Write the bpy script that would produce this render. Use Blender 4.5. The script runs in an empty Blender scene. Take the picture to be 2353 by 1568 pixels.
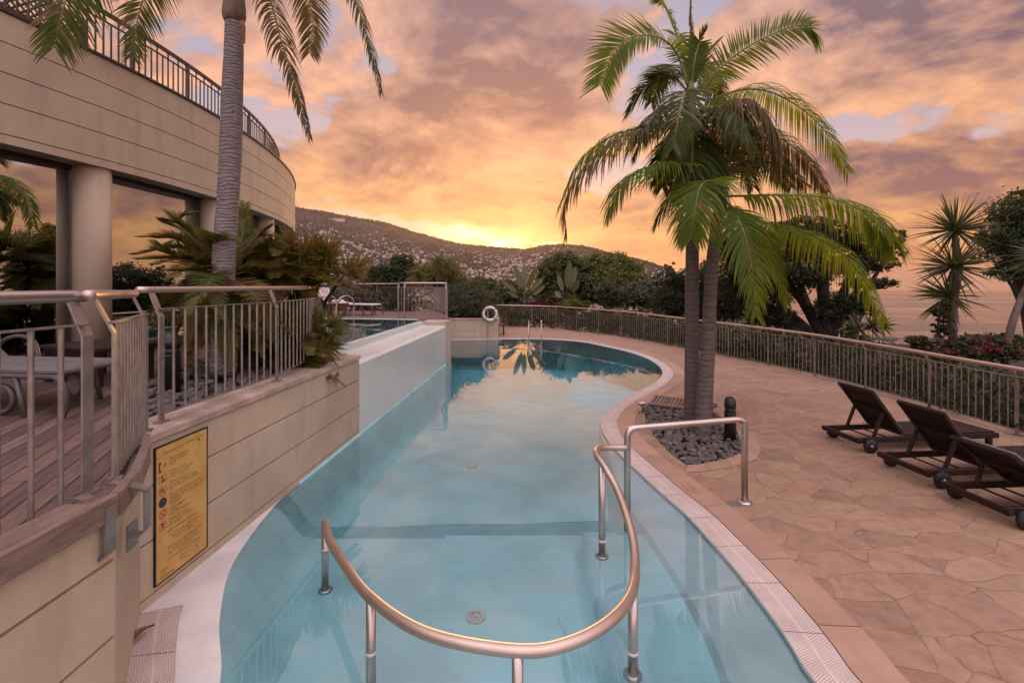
import bpy, bmesh, math, random
import numpy as np
from mathutils import Vector, Matrix, Euler
from mathutils.geometry import tessellate_polygon

scene = bpy.context.scene
COL = scene.collection
PI = math.pi
F0, YH, HC = 1045.0, 655.0, 2.35          # focal length in survey units, eye-level row, eye height

# ------------------------------------------------------------------ camera
cam = bpy.data.cameras.new("Camera")
cam.lens = 16.0; cam.sensor_width = 36.0; cam.sensor_fit = 'HORIZONTAL'
cam.shift_y = -(784.0 - YH) / 2352.0
cam.clip_start = 0.05; cam.clip_end = 60000
camo = bpy.data.objects.new("Camera", cam); COL.objects.link(camo)
camo.location = (0, 0, HC); camo.rotation_euler = (PI / 2, 0, 0)
scene.camera = camo

# ------------------------------------------------------------------ node helper
class NT:
    def __init__(s, tree): s.t = tree
    def n(s, typ, **kw):
        nd = s.t.nodes.new(typ)
        for k, v in kw.items():
            if k.startswith('i_'):
                key = k[2:]
                key = int(key) if key.isdigit() else key.replace('_', ' ')
                sock = nd.inputs[key]
                if hasattr(v, 'is_output') or isinstance(v, bpy.types.NodeSocket): s.t.links.new(v, sock)
                else: sock.default_value = v
            else: setattr(nd, k, v)
        return nd
    def m(s, op, a, b=None, c=None, clamp=False):
        nd = s.t.nodes.new('ShaderNodeMath'); nd.operation = op; nd.use_clamp = clamp
        for i, v in enumerate((a, b, c)):
            if v is None: continue
            if isinstance(v, bpy.types.NodeSocket): s.t.links.new(v, nd.inputs[i])
            else: nd.inputs[i].default_value = v
        return nd.outputs[0]
    def vm(s, op, a, b=None, scale=None):
        nd = s.t.nodes.new('ShaderNodeVectorMath'); nd.operation = op
        for i, v in enumerate((a, b)):
            if v is None: continue
            if isinstance(v, bpy.types.NodeSocket): s.t.links.new(v, nd.inputs[i])
            else: nd.inputs[i].default_value = v
        if scale is not None:
            if isinstance(scale, bpy.types.NodeSocket): s.t.links.new(scale, nd.inputs['Scale'])
            else: nd.inputs['Scale'].default_value = scale
        return nd.outputs['Value'] if op in ('DOT_PRODUCT', 'LENGTH', 'DISTANCE') else nd.outputs[0]
    def mix(s, fac, a, b, blend='MIX'):
        nd = s.t.nodes.new('ShaderNodeMix'); nd.data_type = 'RGBA'; nd.blend_type = blend; nd.clamp_factor = True
        for sock, v in ((nd.inputs[0], fac), (nd.inputs[6], a), (nd.inputs[7], b)):
            if isinstance(v, bpy.types.NodeSocket): s.t.links.new(v, sock)
            elif isinstance(v, (int, float)): sock.default_value = v
            else: sock.default_value = (*v[:3], 1)
        return nd.outputs[2]
    def noise(s, vec, scale, detail=4, rough=0.55, dist=0.0, out='Fac'):
        nd = s.t.nodes.new('ShaderNodeTexNoise')
        nd.inputs['Scale'].default_value = scale; nd.inputs['Detail'].default_value = detail
        nd.inputs['Roughness'].default_value = rough; nd.inputs['Distortion'].default_value = dist
        if vec is not None: s.t.links.new(vec, nd.inputs['Vector'])
        return nd.outputs[out]
    def ramp(s, fac, stops, interp='LINEAR'):
        nd = s.t.nodes.new('ShaderNodeValToRGB'); cr = nd.color_ramp; cr.interpolation = interp
        while len(cr.elements) < len(stops): cr.elements.new(0.5)
        for e, (p, c) in zip(cr.elements, stops):
            e.position = p; e.color = (*c[:3], 1) if not isinstance(c, (int, float)) else (c, c, c, 1)
        s.t.links.new(fac, nd.inputs[0]); return nd.outputs[0]
    def mr(s, v, a, b, c=0.0, d=1.0, smooth=True):
        nd = s.t.nodes.new('ShaderNodeMapRange'); nd.interpolation_type = 'SMOOTHSTEP' if smooth else 'LINEAR'
        s.t.links.new(v, nd.inputs[0])
        for i, x in zip((1, 2, 3, 4), (a, b, c, d)): nd.inputs[i].default_value = x
        return nd.outputs[0]
    def link(s, a, b): s.t.links.new(a, b)

def lin(r, g, b):
    f = lambda c: (c / 255 / 12.92) if c / 255 <= 0.04045 else ((c / 255 + 0.055) / 1.055) ** 2.4
    return (f(r), f(g), f(b))

# ------------------------------------------------------------------ sky
SUN_EL, SUN_AZ = math.radians(5.3), math.radians(-1.0)     # straight ahead, a little to the left, just over the ridge
world = bpy.data.worlds.new("World"); scene.world = world; world.use_nodes = True
wt = world.node_tree; wt.nodes.clear(); W = NT(wt)
tc = W.n('ShaderNodeTexCoord').outputs['Generated']
sep = W.n('ShaderNodeSeparateXYZ', i_Vector=tc)
dx, dy, dz = sep.outputs
zc = W.m('MAXIMUM', dz, 0.0)
def noise2(vec, scale, detail, rough, out='Fac'):
    s_ = W.noise(vec, scale, detail, rough, out=out); s_.node.noise_dimensions = '2D'; return s_
# cloud sheet seen in perspective, gently domain-warped
inv = W.m('DIVIDE', 1.0, W.m('ADD', zc, 0.30))
cp0 = W.n('ShaderNodeCombineXYZ', i_X=W.m('MULTIPLY', dx, inv), i_Y=W.m('MULTIPLY', dy, inv)).outputs[0]
wp = W.vm('SUBTRACT', noise2(cp0, 1.4, 1, 0.5, 'Color'), (0.5, 0.5, 0.5))
cp = W.vm('ADD', cp0, W.vm('SCALE', wp, scale=0.22))
n_big = noise2(cp, 1.9, 3, 0.55)
n_sun = noise2(W.vm('ADD', cp, (0.0, 0.09, 0.0)), 1.9, 2, 0.55)
n_mid = noise2(cp, 4.8, 7, 0.62)
n_mid_s = noise2(W.vm('ADD', cp, (0.0, 0.045, 0.0)), 4.8, 4, 0.6)
# frontal angles carry the large masses of cloud
dyc = W.m('MAXIMUM', dy, 0.05); rdy = W.m('DIVIDE', 1.0, dyc)
uv0 = W.n('ShaderNodeCombineXYZ', i_X=W.m('MULTIPLY', dx, rdy), i_Y=W.m('MULTIPLY', dz, rdy)).outputs[0]
w2 = W.vm('SUBTRACT', noise2(uv0, 4.0, 3, 0.62, 'Color'), (0.5, 0.5, 0.5))
uv = W.vm('ADD', uv0, W.vm('MULTIPLY', w2, (0.26, 0.16, 0.0)))
w3 = W.vm('MULTIPLY', w2, (0.10, 0.05, 0.0)); uvs = W.vm('ADD', uv0, w3)
front = W.mr(dy, 0.05, 0.3)
def blob(px, py, rx, ry, src=None):
    sx, sy = F0 / rx / 2.0, F0 / ry / 2.0; cx, cy = (px - 1176) / F0, (YH - py) / F0
    nd = wt.nodes.new('ShaderNodeVectorMath'); nd.operation = 'MULTIPLY_ADD'; wt.links.new(src or uv, nd.inputs[0])
    nd.inputs[1].default_value = (sx, sy, 0); nd.inputs[2].default_value = (-cx * sx, -cy * sy, 0)
    g = W.n('ShaderNodeTexGradient', gradient_type='QUADRATIC_SPHERE', i_Vector=nd.outputs[0]); return g.outputs[1]
def field(lst):
    acc = 0.0
    for (px, py, rx, ry, w) in lst: acc = W.m('MULTIPLY_ADD', blob(px, py, rx, ry), w, acc)
    return W.m('MULTIPLY', acc, front)
# + cloud / - clear sky
dens_f = field([(1160, 180, 330, 150, .22), (960, 410, 300, 70, .18), (1300, 60, 240, 70, .10), (2230, 395, 260, 75, .26), (2240, 80, 240, 110, .22),
                (640, 310, 120, 70, .12), (1330, 470, 380, 55, .26), (1700, 560, 420, 60, .22), (2050, 200, 330, 110, .10), (560, 200, 80, 50, .08),
                (430, 110, 150, 90, -.14), (720, 300, 60, 30, -.22), (830, 500, 170, 45, -.26), (1060, 540, 150, 26, -.50), (1470, 410, 120, 45, -.16),
                (2060, 300, 150, 36, -.14), (1880, 592, 80, 12, -.30), (950, 120, 50, 60, -.12)])
# + sunlit / - shaded
lit_f = field([(1330, 330, 270, 60, .55), (830, 450, 260, 70, .40), (2000, 180, 330, 110, .38), (1100, 480, 420, 70, .34), (1150, 120, 90, 40, .30),
               (2150, 590, 380, 90, .26), (1700, 470, 330, 120, .22), (1480, 150, 170, 110, .22), (700, 160, 200, 120, .12),
               (1130, 235, 250, 90, -.42), (2230, 400, 250, 65, -.46), (2260, 80, 210, 100, -.34), (640, 310, 110, 60, -.20), (1250, 40, 300, 60, -.22)])
dens = W.m('MULTIPLY_ADD', W.m('SUBTRACT', n_mid, 0.5), 0.62, W.m('ADD', n_big, dens_f))
cover = W.mr(dens, 0.32, 0.45)
thick = W.mr(dens, 0.43, 0.74)
lit = W.m('MULTIPLY_ADD', W.m('SUBTRACT', n_big, n_sun), 3.0, W.m('MULTIPLY_ADD', thick, -0.85, W.m('MULTIPLY_ADD', lit_f, 0.95, 0.52)))
lit = W.m('MULTIPLY_ADD', W.m("SUBTRACT", n_mid, n_mid_s), 3.0, lit)
lit = W.mr(lit, -0.55, 1.0, smooth=False)
sund = Vector((math.sin(SUN_AZ) * math.cos(SUN_EL), math.cos(SUN_AZ) * math.cos(SUN_EL), math.sin(SUN_EL)))
sdot = W.m('MAXIMUM', W.vm('DOT_PRODUCT', tc, tuple(sund)), 0.0)
warm = W.m('POWER', sdot, 5.0)
clear = W.ramp(zc, [(0.0, lin(255, 186, 105)), (0.07, lin(248, 196, 140)), (0.17, lin(222, 184, 172)), (0.28, lin(186, 172, 188)), (0.45, lin(160, 162, 188)), (1.0, lin(140, 146, 172))])
clear = W.mix(W.m('MULTIPLY', warm, 0.5), clear, W.ramp(zc, [(0.0, lin(255, 206, 118)), (0.1, lin(255, 222, 165)), (0.25, lin(240, 196, 170)), (0.6, lin(200, 178, 178))]))
shadow = W.ramp(zc, [(0.0, lin(216, 122, 66)), (0.06, lin(186, 98, 70)), (0.14, lin(136, 82, 80)), (0.28, lin(116, 82, 88)), (0.5, lin(126, 102, 110)), (1, lin(126, 112, 124))])
shadow = W.mix(W.m('MULTIPLY', W.m('POWER', sdot, 18.0), 0.7), shadow, lin(222, 134, 68))
litc = W.ramp(zc, [(0.0, lin(255, 172, 84)), (0.1, lin(255, 178, 96)), (0.22, lin(255, 180, 118)), (0.4, lin(246, 182, 146)), (0.7, lin(212, 170, 158)), (1, lin(185, 165, 164))])
cloud = W.mix(lit, shadow, litc)
skyc = W.mix(W.m('MULTIPLY', cover, 0.96), clear, cloud)
# sun burning through the gap above the ridge
core = W.m('MULTIPLY', W.m('MULTIPLY_ADD', blob(1166, 561, 34, 15, uvs), 1.3, W.m('MULTIPLY_ADD', blob(1105, 540, 75, 16, uvs), .8, W.m('MULTIPLY', blob(1040, 525, 40, 14, uvs), .35))), front)
skyc = W.mix(W.m('MINIMUM', core, 1.0), skyc, (2.3, 1.75, .95))
skyc = W.mix(1.0, skyc, W.mix(W.m('POWER', sdot, 130.0), (0, 0, 0), (.30, .12, .01)), 'ADD')
# below the horizon: dull sea tone
skyc = W.mix(W.mr(dz, -0.06, -0.01), lin(120, 88, 76), skyc)
boost = W.m('MULTIPLY_ADD', W.mr(dy, .30, -.45), 2.5, W.m('MULTIPLY_ADD', W.mr(dz, .55, .92), 3.6, 1.0))  # extra sky brightness behind the camera and overhead, added to light the foreground
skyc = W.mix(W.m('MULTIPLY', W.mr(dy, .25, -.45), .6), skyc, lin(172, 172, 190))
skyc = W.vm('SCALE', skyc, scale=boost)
nish = W.n('ShaderNodeTexSky', sky_type='NISHITA', sun_disc=False, sun_elevation=SUN_EL, sun_rotation=SUN_AZ)
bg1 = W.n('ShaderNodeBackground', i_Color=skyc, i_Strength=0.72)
bg2 = W.n('ShaderNodeBackground', i_Color=nish.outputs[0], i_Strength=0.008)
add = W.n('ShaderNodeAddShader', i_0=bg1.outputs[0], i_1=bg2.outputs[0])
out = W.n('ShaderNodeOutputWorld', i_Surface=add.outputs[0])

# ------------------------------------------------------------------ sun and exposure
sl = bpy.data.lights.new("Sun", 'SUN'); sl.energy = 1.1; sl.angle = math.radians(1.5); sl.color = (1.0, 0.55, 0.24)
so = bpy.data.objects.new("Sun", sl); COL.objects.link(so)
so.rotation_euler = (-sund).to_track_quat('-Z', 'Y').to_euler()
scene.view_settings.view_transform = 'Standard'; scene.view_settings.look = 'None'
scene.view_settings.exposure = 0.56; scene.view_settings.gamma = 1.0
try:
    scene.cycles.use_denoising = True
    scene.cycles.max_bounces = 6; scene.cycles.adaptive_threshold = 0.02; scene.cycles.transparent_max_bounces = 12
    scene.cycles.sample_clamp_indirect = 4.0
    scene.cycles.caustics_reflective = False; scene.cycles.caustics_refractive = False
except Exception: pass

# ------------------------------------------------------------------ geometry helpers
def G(px, py, z=0.0):
    Y = F0 * (HC - z) / (py - YH); return Vector(((px - 1176) / F0 * Y, Y, z))
def P(px, py, Y):
    return Vector(((px - 1176) / F0 * Y, Y, HC + (YH - py) / F0 * Y))
ORG = {}
class MB:
    def __init__(s): s.v = []; s.f = []; s.mi = []; s.sm = []; s.uv = {}
    def add(s, vs, fs, mi=0, smooth=False, uvs=None):
        b = len(s.v); s.v.extend([tuple(p) for p in vs])
        for k, fc in enumerate(fs):
            s.f.append(tuple(i + b for i in fc)); s.mi.append(mi); s.sm.append(smooth)
            if uvs is not None: s.uv[len(s.f) - 1] = uvs[k]
        return s
    def box(s, c, size, rz=0.0, mi=0, M=None, bev=0.0):
        hx, hy, hz = (x / 2 for x in size)
        if bev > 0:
            b = min(bev, hx * .9, hy * .9, hz * .9)
            bm = bmesh.new(); bmesh.ops.create_cube(bm, size=1.0)
            for v in bm.verts: v.co = Vector((v.co.x * size[0], v.co.y * size[1], v.co.z * size[2]))
            bmesh.ops.bevel(bm, geom=bm.edges[:], offset=b, segments=1, affect='EDGES', profile=0.5)
            bm.verts.index_update()
            vs = [v.co.copy() for v in bm.verts]; fs = [[v.index for v in f.verts] for f in bm.faces]; bm.free()
        else:
            vs = [Vector((x, y, z)) for x in (-hx, hx) for y in (-hy, hy) for z in (-hz, hz)]
            fs = [(0, 1, 3, 2), (4, 6, 7, 5), (0, 4, 5, 1), (2, 3, 7, 6), (0, 2, 6, 4), (1, 5, 7, 3)]
        T = Matrix.Translation(Vector(c)) @ (M.to_4x4() if M is not None else Matrix.Rotation(rz, 4, 'Z'))
        return s.add([T @ v for v in vs], fs, mi)
    def tube(s, pts, r, n=10, mi=0, cap=True, smooth=True, closed=False):
        pts = [Vector(p) for p in pts]; m = len(pts)
        rs = r if isinstance(r, (list, tuple)) else [r] * m
        T = []
        for i in range(m):
            a = pts[(i - 1) % m] if (closed or i > 0) else pts[i]; b = pts[(i + 1) % m] if (closed or i < m - 1) else pts[i]
            d = (b - a); T.append(d.normalized() if d.length > 1e-9 else Vector((0, 0, 1)))
        ref = Vector((0, 0, 1)) if abs(T[0].z) < .9 else Vector((1, 0, 0))
        nrm = T[0].cross(ref).normalized(); vs = []
        for i in range(m):
            nrm = nrm - T[i] * nrm.dot(T[i])
            nrm = nrm.normalized() if nrm.length > 1e-6 else T[i].orthogonal().normalized()
            bn = T[i].cross(nrm)
            for k in range(n):
                a = 2 * PI * k / n; vs.append(pts[i] + (nrm * math.cos(a) + bn * math.sin(a)) * rs[i])
        fs = []; L = m if closed else m - 1
        for i in range(L):
            j = (i + 1) % m
            for k in range(n): fs.append((i * n + k, i * n + (k + 1) % n, j * n + (k + 1) % n, j * n + k))
        if cap and not closed:
            fs.append(tuple(range(n - 1, -1, -1))); fs.append(tuple((m - 1) * n + k for k in range(n)))
        return s.add(vs, fs, mi, smooth)
    def lathe(s, c, prof, n=20, mi=0, smooth=True, M=None):
        vs = []; fs = []; c = Vector(c)
        for (r, z) in prof:
            for k in range(n):
                a = 2 * PI * k / n; p = Vector((r * math.cos(a), r * math.sin(a), z))
                vs.append(c + (M @ p if M is not None else p))
        for i in range(len(prof) - 1):
            for k in range(n): fs.append((i * n + k, i * n + (k + 1) % n, (i + 1) * n + (k + 1) % n, (i + 1) * n + k))
        fs.append(tuple(range(n - 1, -1, -1))); fs.append(tuple((len(prof) - 1) * n + k for k in range(n)))
        return s.add(vs, fs, mi, smooth)
    def prism(s, poly, z0, z1, mi=0, holes=()):
        loops = [[Vector((p[0], p[1], 0)) for p in poly]] + [[Vector((p[0], p[1], 0)) for p in h] for h in holes]
        tris = tessellate_polygon(loops); flat = [p for l in loops for p in l]
        n = len(flat)
        up = []
        for t in tris:
            a, b, c = (flat[i] for i in t)
            up.append(t if (b - a).cross(c - a).z > 0 else (t[0], t[2], t[1]))
        if z1 is None or abs(z1 - z0) < 1e-9:
            return s.add([(p.x, p.y, z0) for p in flat], up, mi)
        vs = [(p.x, p.y, z1) for p in flat] + [(p.x, p.y, z0) for p in flat]
        fs = list(up) + [(t[0] + n, t[2] + n, t[1] + n) for t in up]
        o = 0
        for li, l in enumerate(loops):
            A = sum(l[i].x * l[(i + 1) % len(l)].y - l[(i + 1) % len(l)].x * l[i].y for i in range(len(l)))
            ccw = (A > 0) == (li == 0)
            for i in range(len(l)):
                a, b = o + i, o + (i + 1) % len(l)
                fs.append((a, a + n, b + n, b) if ccw else (b, b + n, a + n, a))
            o += len(l)
        return s.add(vs, fs, mi)
    def strip(s, A, B, mi=0, uvw=None):
        # ribbon between two polylines of equal length, uv = metres along / across
        n = len(A); L = [0.0]
        for i in range(1, n): L.append(L[-1] + (Vector(A[i]) - Vector(A[i - 1])).length)
        fs = []; uv = []
        for i in range(n - 1):
            fs.append((i, n + i, n + i + 1, i + 1))
            w0 = (Vector(A[i]) - Vector(B[i])).length; w1 = (Vector(A[i + 1]) - Vector(B[i + 1])).length
            uv.append([(L[i], 0), (L[i], w0), (L[i + 1], w1), (L[i + 1], 0)])
        return s.add(list(A) + list(B), fs, mi, uvs=uv)
    def bar(s, pts, w, t, side, mi=0):
        # flat bar along pts: width w along 'side', thickness t across it
        pts = [Vector(p) for p in pts]; side = Vector(side).normalized(); vs = []; n = len(pts)
        for i in range(n):
            d = (pts[min(i + 1, n - 1)] - pts[max(i - 1, 0)]).normalized(); q = d.cross(side).normalized()
            k = 1.0
            if 0 < i < n - 1:
                a = (pts[i] - pts[i - 1]).normalized(); k = 1 / max(.5, d.dot(a))
            for (sx, sy) in ((-1, -1), (1, -1), (1, 1), (-1, 1)): vs.append(pts[i] + side * (sx * w / 2) + q * (sy * t / 2 * k))
        fs = []
        for i in range(n - 1):
            for k in range(4): fs.append((i * 4 + k, i * 4 + (k + 1) % 4, i * 4 + 4 + (k + 1) % 4, i * 4 + 4 + k))
        fs.append((3, 2, 1, 0)); fs.append(tuple((n - 1) * 4 + k for k in range(4)))
        return s.add(vs, fs, mi)
    def build(s, name, mats, parent=None, kind=None):
        me = bpy.data.meshes.new(name)
        o_ = Vector((0, 0, 0))
        if parent is not None: o_ = ORG.get(parent.name, Vector((0, 0, 0)))
        vs = [(a - o_.x, b - o_.y, c - o_.z) for a, b, c in s.v]
        me.from_pydata(vs, [], s.f)
        mats = mats if isinstance(mats, (list, tuple)) else [mats]
        for m in mats: me.materials.append(m)
        me.polygons.foreach_set('material_index', s.mi); me.polygons.foreach_set('use_smooth', s.sm)
        if s.uv:
            ul = me.uv_layers.new(name='UVMap').data
            for fi, q in s.uv.items():
                p = me.polygons[fi]
                for k, li in enumerate(p.loop_indices): ul[li].uv = q[k % len(q)]
        me.update()
        o = bpy.data.objects.new(name, me); COL.objects.link(o)
        if parent is not None: o.parent = parent; ORG[o.name] = o_
        if kind: o['kind'] = kind
        return o
def np_mesh(name, verts, faces4, mats, parent=None, mi=None, smooth=False):
    # verts (N,3), faces (M,4)
    o_ = np.array(ORG.get(parent.name, Vector((0, 0, 0)))) if parent is not None else np.zeros(3)
    me = bpy.data.meshes.new(name); v = (np.asarray(verts, dtype=np.float32) - o_.astype(np.float32)); f = np.asarray(faces4, dtype=np.int32)
    me.vertices.add(len(v)); me.vertices.foreach_set('co', v.ravel())
    k = f.shape[1]
    me.loops.add(f.size); me.loops.foreach_set('vertex_index', f.ravel())
    me.polygons.add(len(f)); me.polygons.foreach_set('loop_start', np.arange(0, f.size, k, dtype=np.int32))
    try: me.polygons.foreach_set('loop_total', np.full(len(f), k, dtype=np.int32))
    except Exception: pass
    for m in (mats if isinstance(mats, (list, tuple)) else [mats]): me.materials.append(m)
    if mi is not None: me.polygons.foreach_set('material_index', np.asarray(mi, dtype=np.int32))
    if smooth: me.polygons.foreach_set('use_smooth', np.ones(len(f), dtype=bool))
    me.update(calc_edges=True); me.validate()
    o = bpy.data.objects.new(name, me); COL.objects.link(o)
    if parent is not None: o.parent = parent; ORG[o.name] = Vector(o_)
    return o
def thing(name, label, cat, loc=(0, 0, 0), group=None):
    o = bpy.data.objects.new(name, None); COL.objects.link(o); o.location = loc; o.empty_display_size = .1
    ORG[o.name] = Vector(loc)
    return tag(o, label, cat, group)
def tag(o, label, cat, group=None):
    o['label'] = label; o['category'] = cat
    if group: o['group'] = group
    return o
def copy_tree(o, parent=None, kids=None):
    c = o.copy(); COL.objects.link(c); c.parent = parent
    if c.name not in ORG: ORG[c.name] = Vector((0, 0, 0))
    for ch in list(o.children): copy_tree(ch, c)
    return c
def catmull(pts, n):
    pts = [Vector(p) for p in pts]; q = [pts[0] * 2 - pts[1]] + pts + [pts[-1] * 2 - pts[-2]]
    out = []; m = len(pts) - 1
    for i in range(n + 1):
        x = i / n * m; k = min(int(x), m - 1); t = x - k
        a, b, c, d = q[k], q[k + 1], q[k + 2], q[k + 3]
        out.append(0.5 * ((2 * b) + (c - a) * t + (2 * a - 5 * b + 4 * c - d) * t * t + (3 * b - a - 3 * c + d) * t ** 3))
    return out
def offset_line(pts, d):
    out = []; n = len(pts)
    for i in range(n):
        a = pts[max(i - 1, 0)]; b = pts[min(i + 1, n - 1)]; t = (Vector(b) - Vector(a)); t.z = 0; t.normalize()
        out.append(Vector(pts[i]) + Vector((t.y, -t.x, 0)) * d)
    return out
def resample(pts, step):
    pts = [Vector(p) for p in pts]; L = [0]
    for i in range(1, len(pts)): L.append(L[-1] + (pts[i] - pts[i - 1]).length)
    n = max(2, int(round(L[-1] / step))); out = []; k = 0
    for i in range(n + 1):
        s = L[-1] * i / n
        while k < len(L) - 2 and L[k + 1] < s: k += 1
        t = (s - L[k]) / max(1e-9, L[k + 1] - L[k]); out.append(pts[k].lerp(pts[k + 1], t))
    return out

# ------------------------------------------------------------------ materials
def new_mat(name):
    m = bpy.data.materials.new(name); m.use_nodes = True; m.node_tree.nodes.clear(); return m, NT(m.node_tree)
def finish(T, shader, disp=None):
    o = T.n('ShaderNodeOutputMaterial'); T.link(shader, o.inputs['Surface'])
def pbsdf(T, col, rough=.6, metal=0.0, spec=.5, normal=None, **kw):
    b = T.n('ShaderNodeBsdfPrincipled')
    for k, v in (('Base Color', col), ('Roughness', rough), ('Metallic', metal), ('Specular IOR Level', spec)):
        if isinstance(v, bpy.types.NodeSocket): T.link(v, b.inputs[k])
        elif k == 'Base Color': b.inputs[k].default_value = (*v[:3], 1)
        else: b.inputs[k].default_value = v
    for k, v in kw.items():
        key = k.replace('_', ' ')
        if isinstance(v, bpy.types.NodeSocket): T.link(v, b.inputs[key])
        else: b.inputs[key].default_value = v
    if normal is not None: T.link(normal, b.inputs['Normal'])
    return b.outputs[0]
def bump(T, h, strength=.3, dist=.01):
    return T.n('ShaderNodeBump', i_Height=h, i_Strength=strength, i_Distance=dist).outputs[0]
def plain(name, c, rough=.6, metal=0.0, var=.15, scale=4.0, bmp=.15, bscale=60.0, spec=.5, c2=None, bdist=.004):
    m, T = new_mat(name); co = T.n('ShaderNodeTexCoord').outputs['Object']
    n1 = T.noise(co, scale, 6, .6); c2 = c2 or tuple(x * (1 - var * 1.6) for x in c)
    col = T.mix(T.mr(n1, .32, .68), tuple(min(1, x * (1 + var * .5)) for x in c), c2)
    nm = bump(T, T.noise(co, bscale, 4, .6), bmp, bdist) if bmp else None
    r = T.m('ADD', T.m('MULTIPLY', T.m('SUBTRACT', T.noise(co, scale * 3, 4), .5), .05 if metal > .5 else .25), rough, clamp=True)
    finish(T, pbsdf(T, col, r, metal, spec, nm)); return m
def stucco(name, c, c2):
    m, T = new_mat(name); co = T.n('ShaderNodeTexCoord').outputs['Object']
    st = T.vm('MULTIPLY', co, (1.0, 1.0, .18))
    big = T.noise(co, .8, 5, .6); drip = T.noise(st, 5.0, 5, .6); sp = T.noise(co, 9.0, 6, .65)
    col = T.mix(T.mr(big, .3, .7), c, c2)
    col = T.mix(T.m('MULTIPLY', T.mr(drip, .48, .72), .34), col, tuple(x * .58 for x in c))
    col = T.mix(T.m('MULTIPLY', T.mr(sp, .6, .8), .25), col, tuple(min(1, x * 1.2) for x in c))
    nm = bump(T, T.noise(co, 120, 4, .6), .25, .003)
    finish(T, pbsdf(T, col, .8, 0, .3, nm)); return m
def wood(name, c, c2, axis=(1, 14, 14), rough=.6, island=.25, spec=.4):
    m, T = new_mat(name); co = T.n('ShaderNodeTexCoord').outputs['Object']
    rnd = T.n('ShaderNodeNewGeometry').outputs['Random Per Island']
    v = T.vm('ADD', T.vm('MULTIPLY', co, axis), T.vm('SCALE', (7.1, 3.3, 5.9), scale=rnd))
    g = T.noise(v, 2.2, 7, .62, .6); col = T.mix(T.mr(g, .3, .7), c, c2)
    k = T.m('ADD', 1 - island, T.m('MULTIPLY', rnd, island * 2))
    col = T.vm('SCALE', col, scale=k)
    finish(T, pbsdf(T, col, rough, 0, spec, bump(T, g, .35, .003))); return m
def leaf(name, c, c2, trans, tw=.35, rough=.5, spec=.35, brown=None):
    m, T = new_mat(name); geo = T.n('ShaderNodeNewGeometry'); rnd = geo.outputs['Random Per Island']
    co = T.n('ShaderNodeTexCoord').outputs['Object']
    cl = T.noise(co, 1.3, 3, .6)
    f = T.m('ADD', T.m('MULTIPLY', rnd, .6), T.m('MULTIPLY', T.mr(cl, .3, .7), .4))
    col = T.mix(f, c, c2)
    if brown is not None: col = T.mix(T.mr(rnd, 1 - brown[0], 1 - brown[0] + .02), col, brown[1])
    b = pbsdf(T, col, rough, 0, spec)
    tr = T.n('ShaderNodeBsdfTranslucent', i_Color=(*trans, 1)).outputs[0]
    mx = T.n('ShaderNodeMixShader', i_0=tw, i_1=b, i_2=tr).outputs[0]
    finish(T, mx); return m

M = {}
M['stucco'] = stucco('cream_render', (.47, .38, .275), (.36, .29, .205))
M['stucco_dark'] = stucco('joint_render', (.30, .22, .15), (.26, .2, .13))
M['facade'] = stucco('facade_render', (.46, .375, .27), (.385, .31, .222))
M['coping'] = plain('coping_stone', (.40, .30, .235), .7, var=.25, scale=3, bmp=.2)
M['white_paint'] = plain('white_pool_paint', (.62, .60, .56), .5, var=.1, scale=2.5, bmp=.1)
M['ledge_paint'] = plain('pale_ledge_paint', (.66, .88, .88), .5, var=.08, scale=2, bmp=.05)
def m_wet():
    m, T = new_mat('wet_white_paint'); co = T.n('ShaderNodeTexCoord').outputs['Object']
    st = T.noise(T.vm('MULTIPLY', co, (7.0, 7.0, .35)), 1.0, 5, .6); bl = T.noise(co, .9, 4, .6); sp = T.noise(co, 14, 4, .6)
    c = T.mix(T.m('MULTIPLY', T.mr(bl, .35, .7), .6), (.50, .555, .525), (.45, .48, .44)); c = T.mix(T.m('MULTIPLY', T.mr(st, .55, .8), .18), c, (.40, .41, .38))
    finish(T, pbsdf(T, c, .26, 0, .5, bump(T, sp, .02, .004))); return m
M['wet_white'] = m_wet()
M['steel'] = plain('brushed_steel', (.46, .40, .36), .32, 1.0, var=.06, scale=3, bmp=.0)
M['bronze'] = plain('satin_handrail', (.50, .40, .33), .45, 1.0, var=.06, scale=3, bmp=.0)
M['steel_post'] = plain('painted_steel', (.30, .265, .235), .42, .75, var=.15, scale=9, bmp=.08)
M['dark_rail'] = plain('dark_brown_paint', (.045, .03, .026), .5, var=.2, bmp=.05)
M['frame'] = plain('maroon_frame', (.055, .028, .028), .45, var=.2, bmp=.05)
M['black'] = plain('black_bollard', (.016, .014, .014), .45, var=.3, scale=8, bmp=.1)
M['rubber'] = plain('dark_rubber', (.012, .010, .010), .6, var=.3, bmp=.1)
M['teak_dark'] = wood('dark_teak', (.026, .011, .008), (.012, .006, .005), (2, 14, 14), .55, spec=.25)
M['teak_grey'] = wood('grey_teak', (.20, .135, .105), (.115, .078, .062), (14, 2, 14), .75)
M['teak_warm'] = wood('warm_teak', (.17, .075, .04), (.10, .045, .026), (3, 14, 14), .55)
M['cushion'] = plain('pale_mesh', (.12, .108, .10), .8, var=.12, scale=6, bmp=.4, bscale=320)
M['cushion_white'] = plain('white_cushion', (.62, .56, .52), .85, var=.1, scale=6, bmp=.3, bscale=120)
M['ring'] = plain('ring_white', (.60, .54, .50), .5, var=.12, scale=6, bmp=.05)
M['ring_band'] = plain('ring_band', (.30, .27, .26), .5, var=.1, bmp=.05)
M['soil'] = plain('soil', (.07, .05, .035), .95, var=.4, scale=6, bmp=.8, bscale=25, bdist=.03)
M['interior'] = plain('interior', (.045, .036, .03), .9, var=.2, bmp=0)
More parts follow.
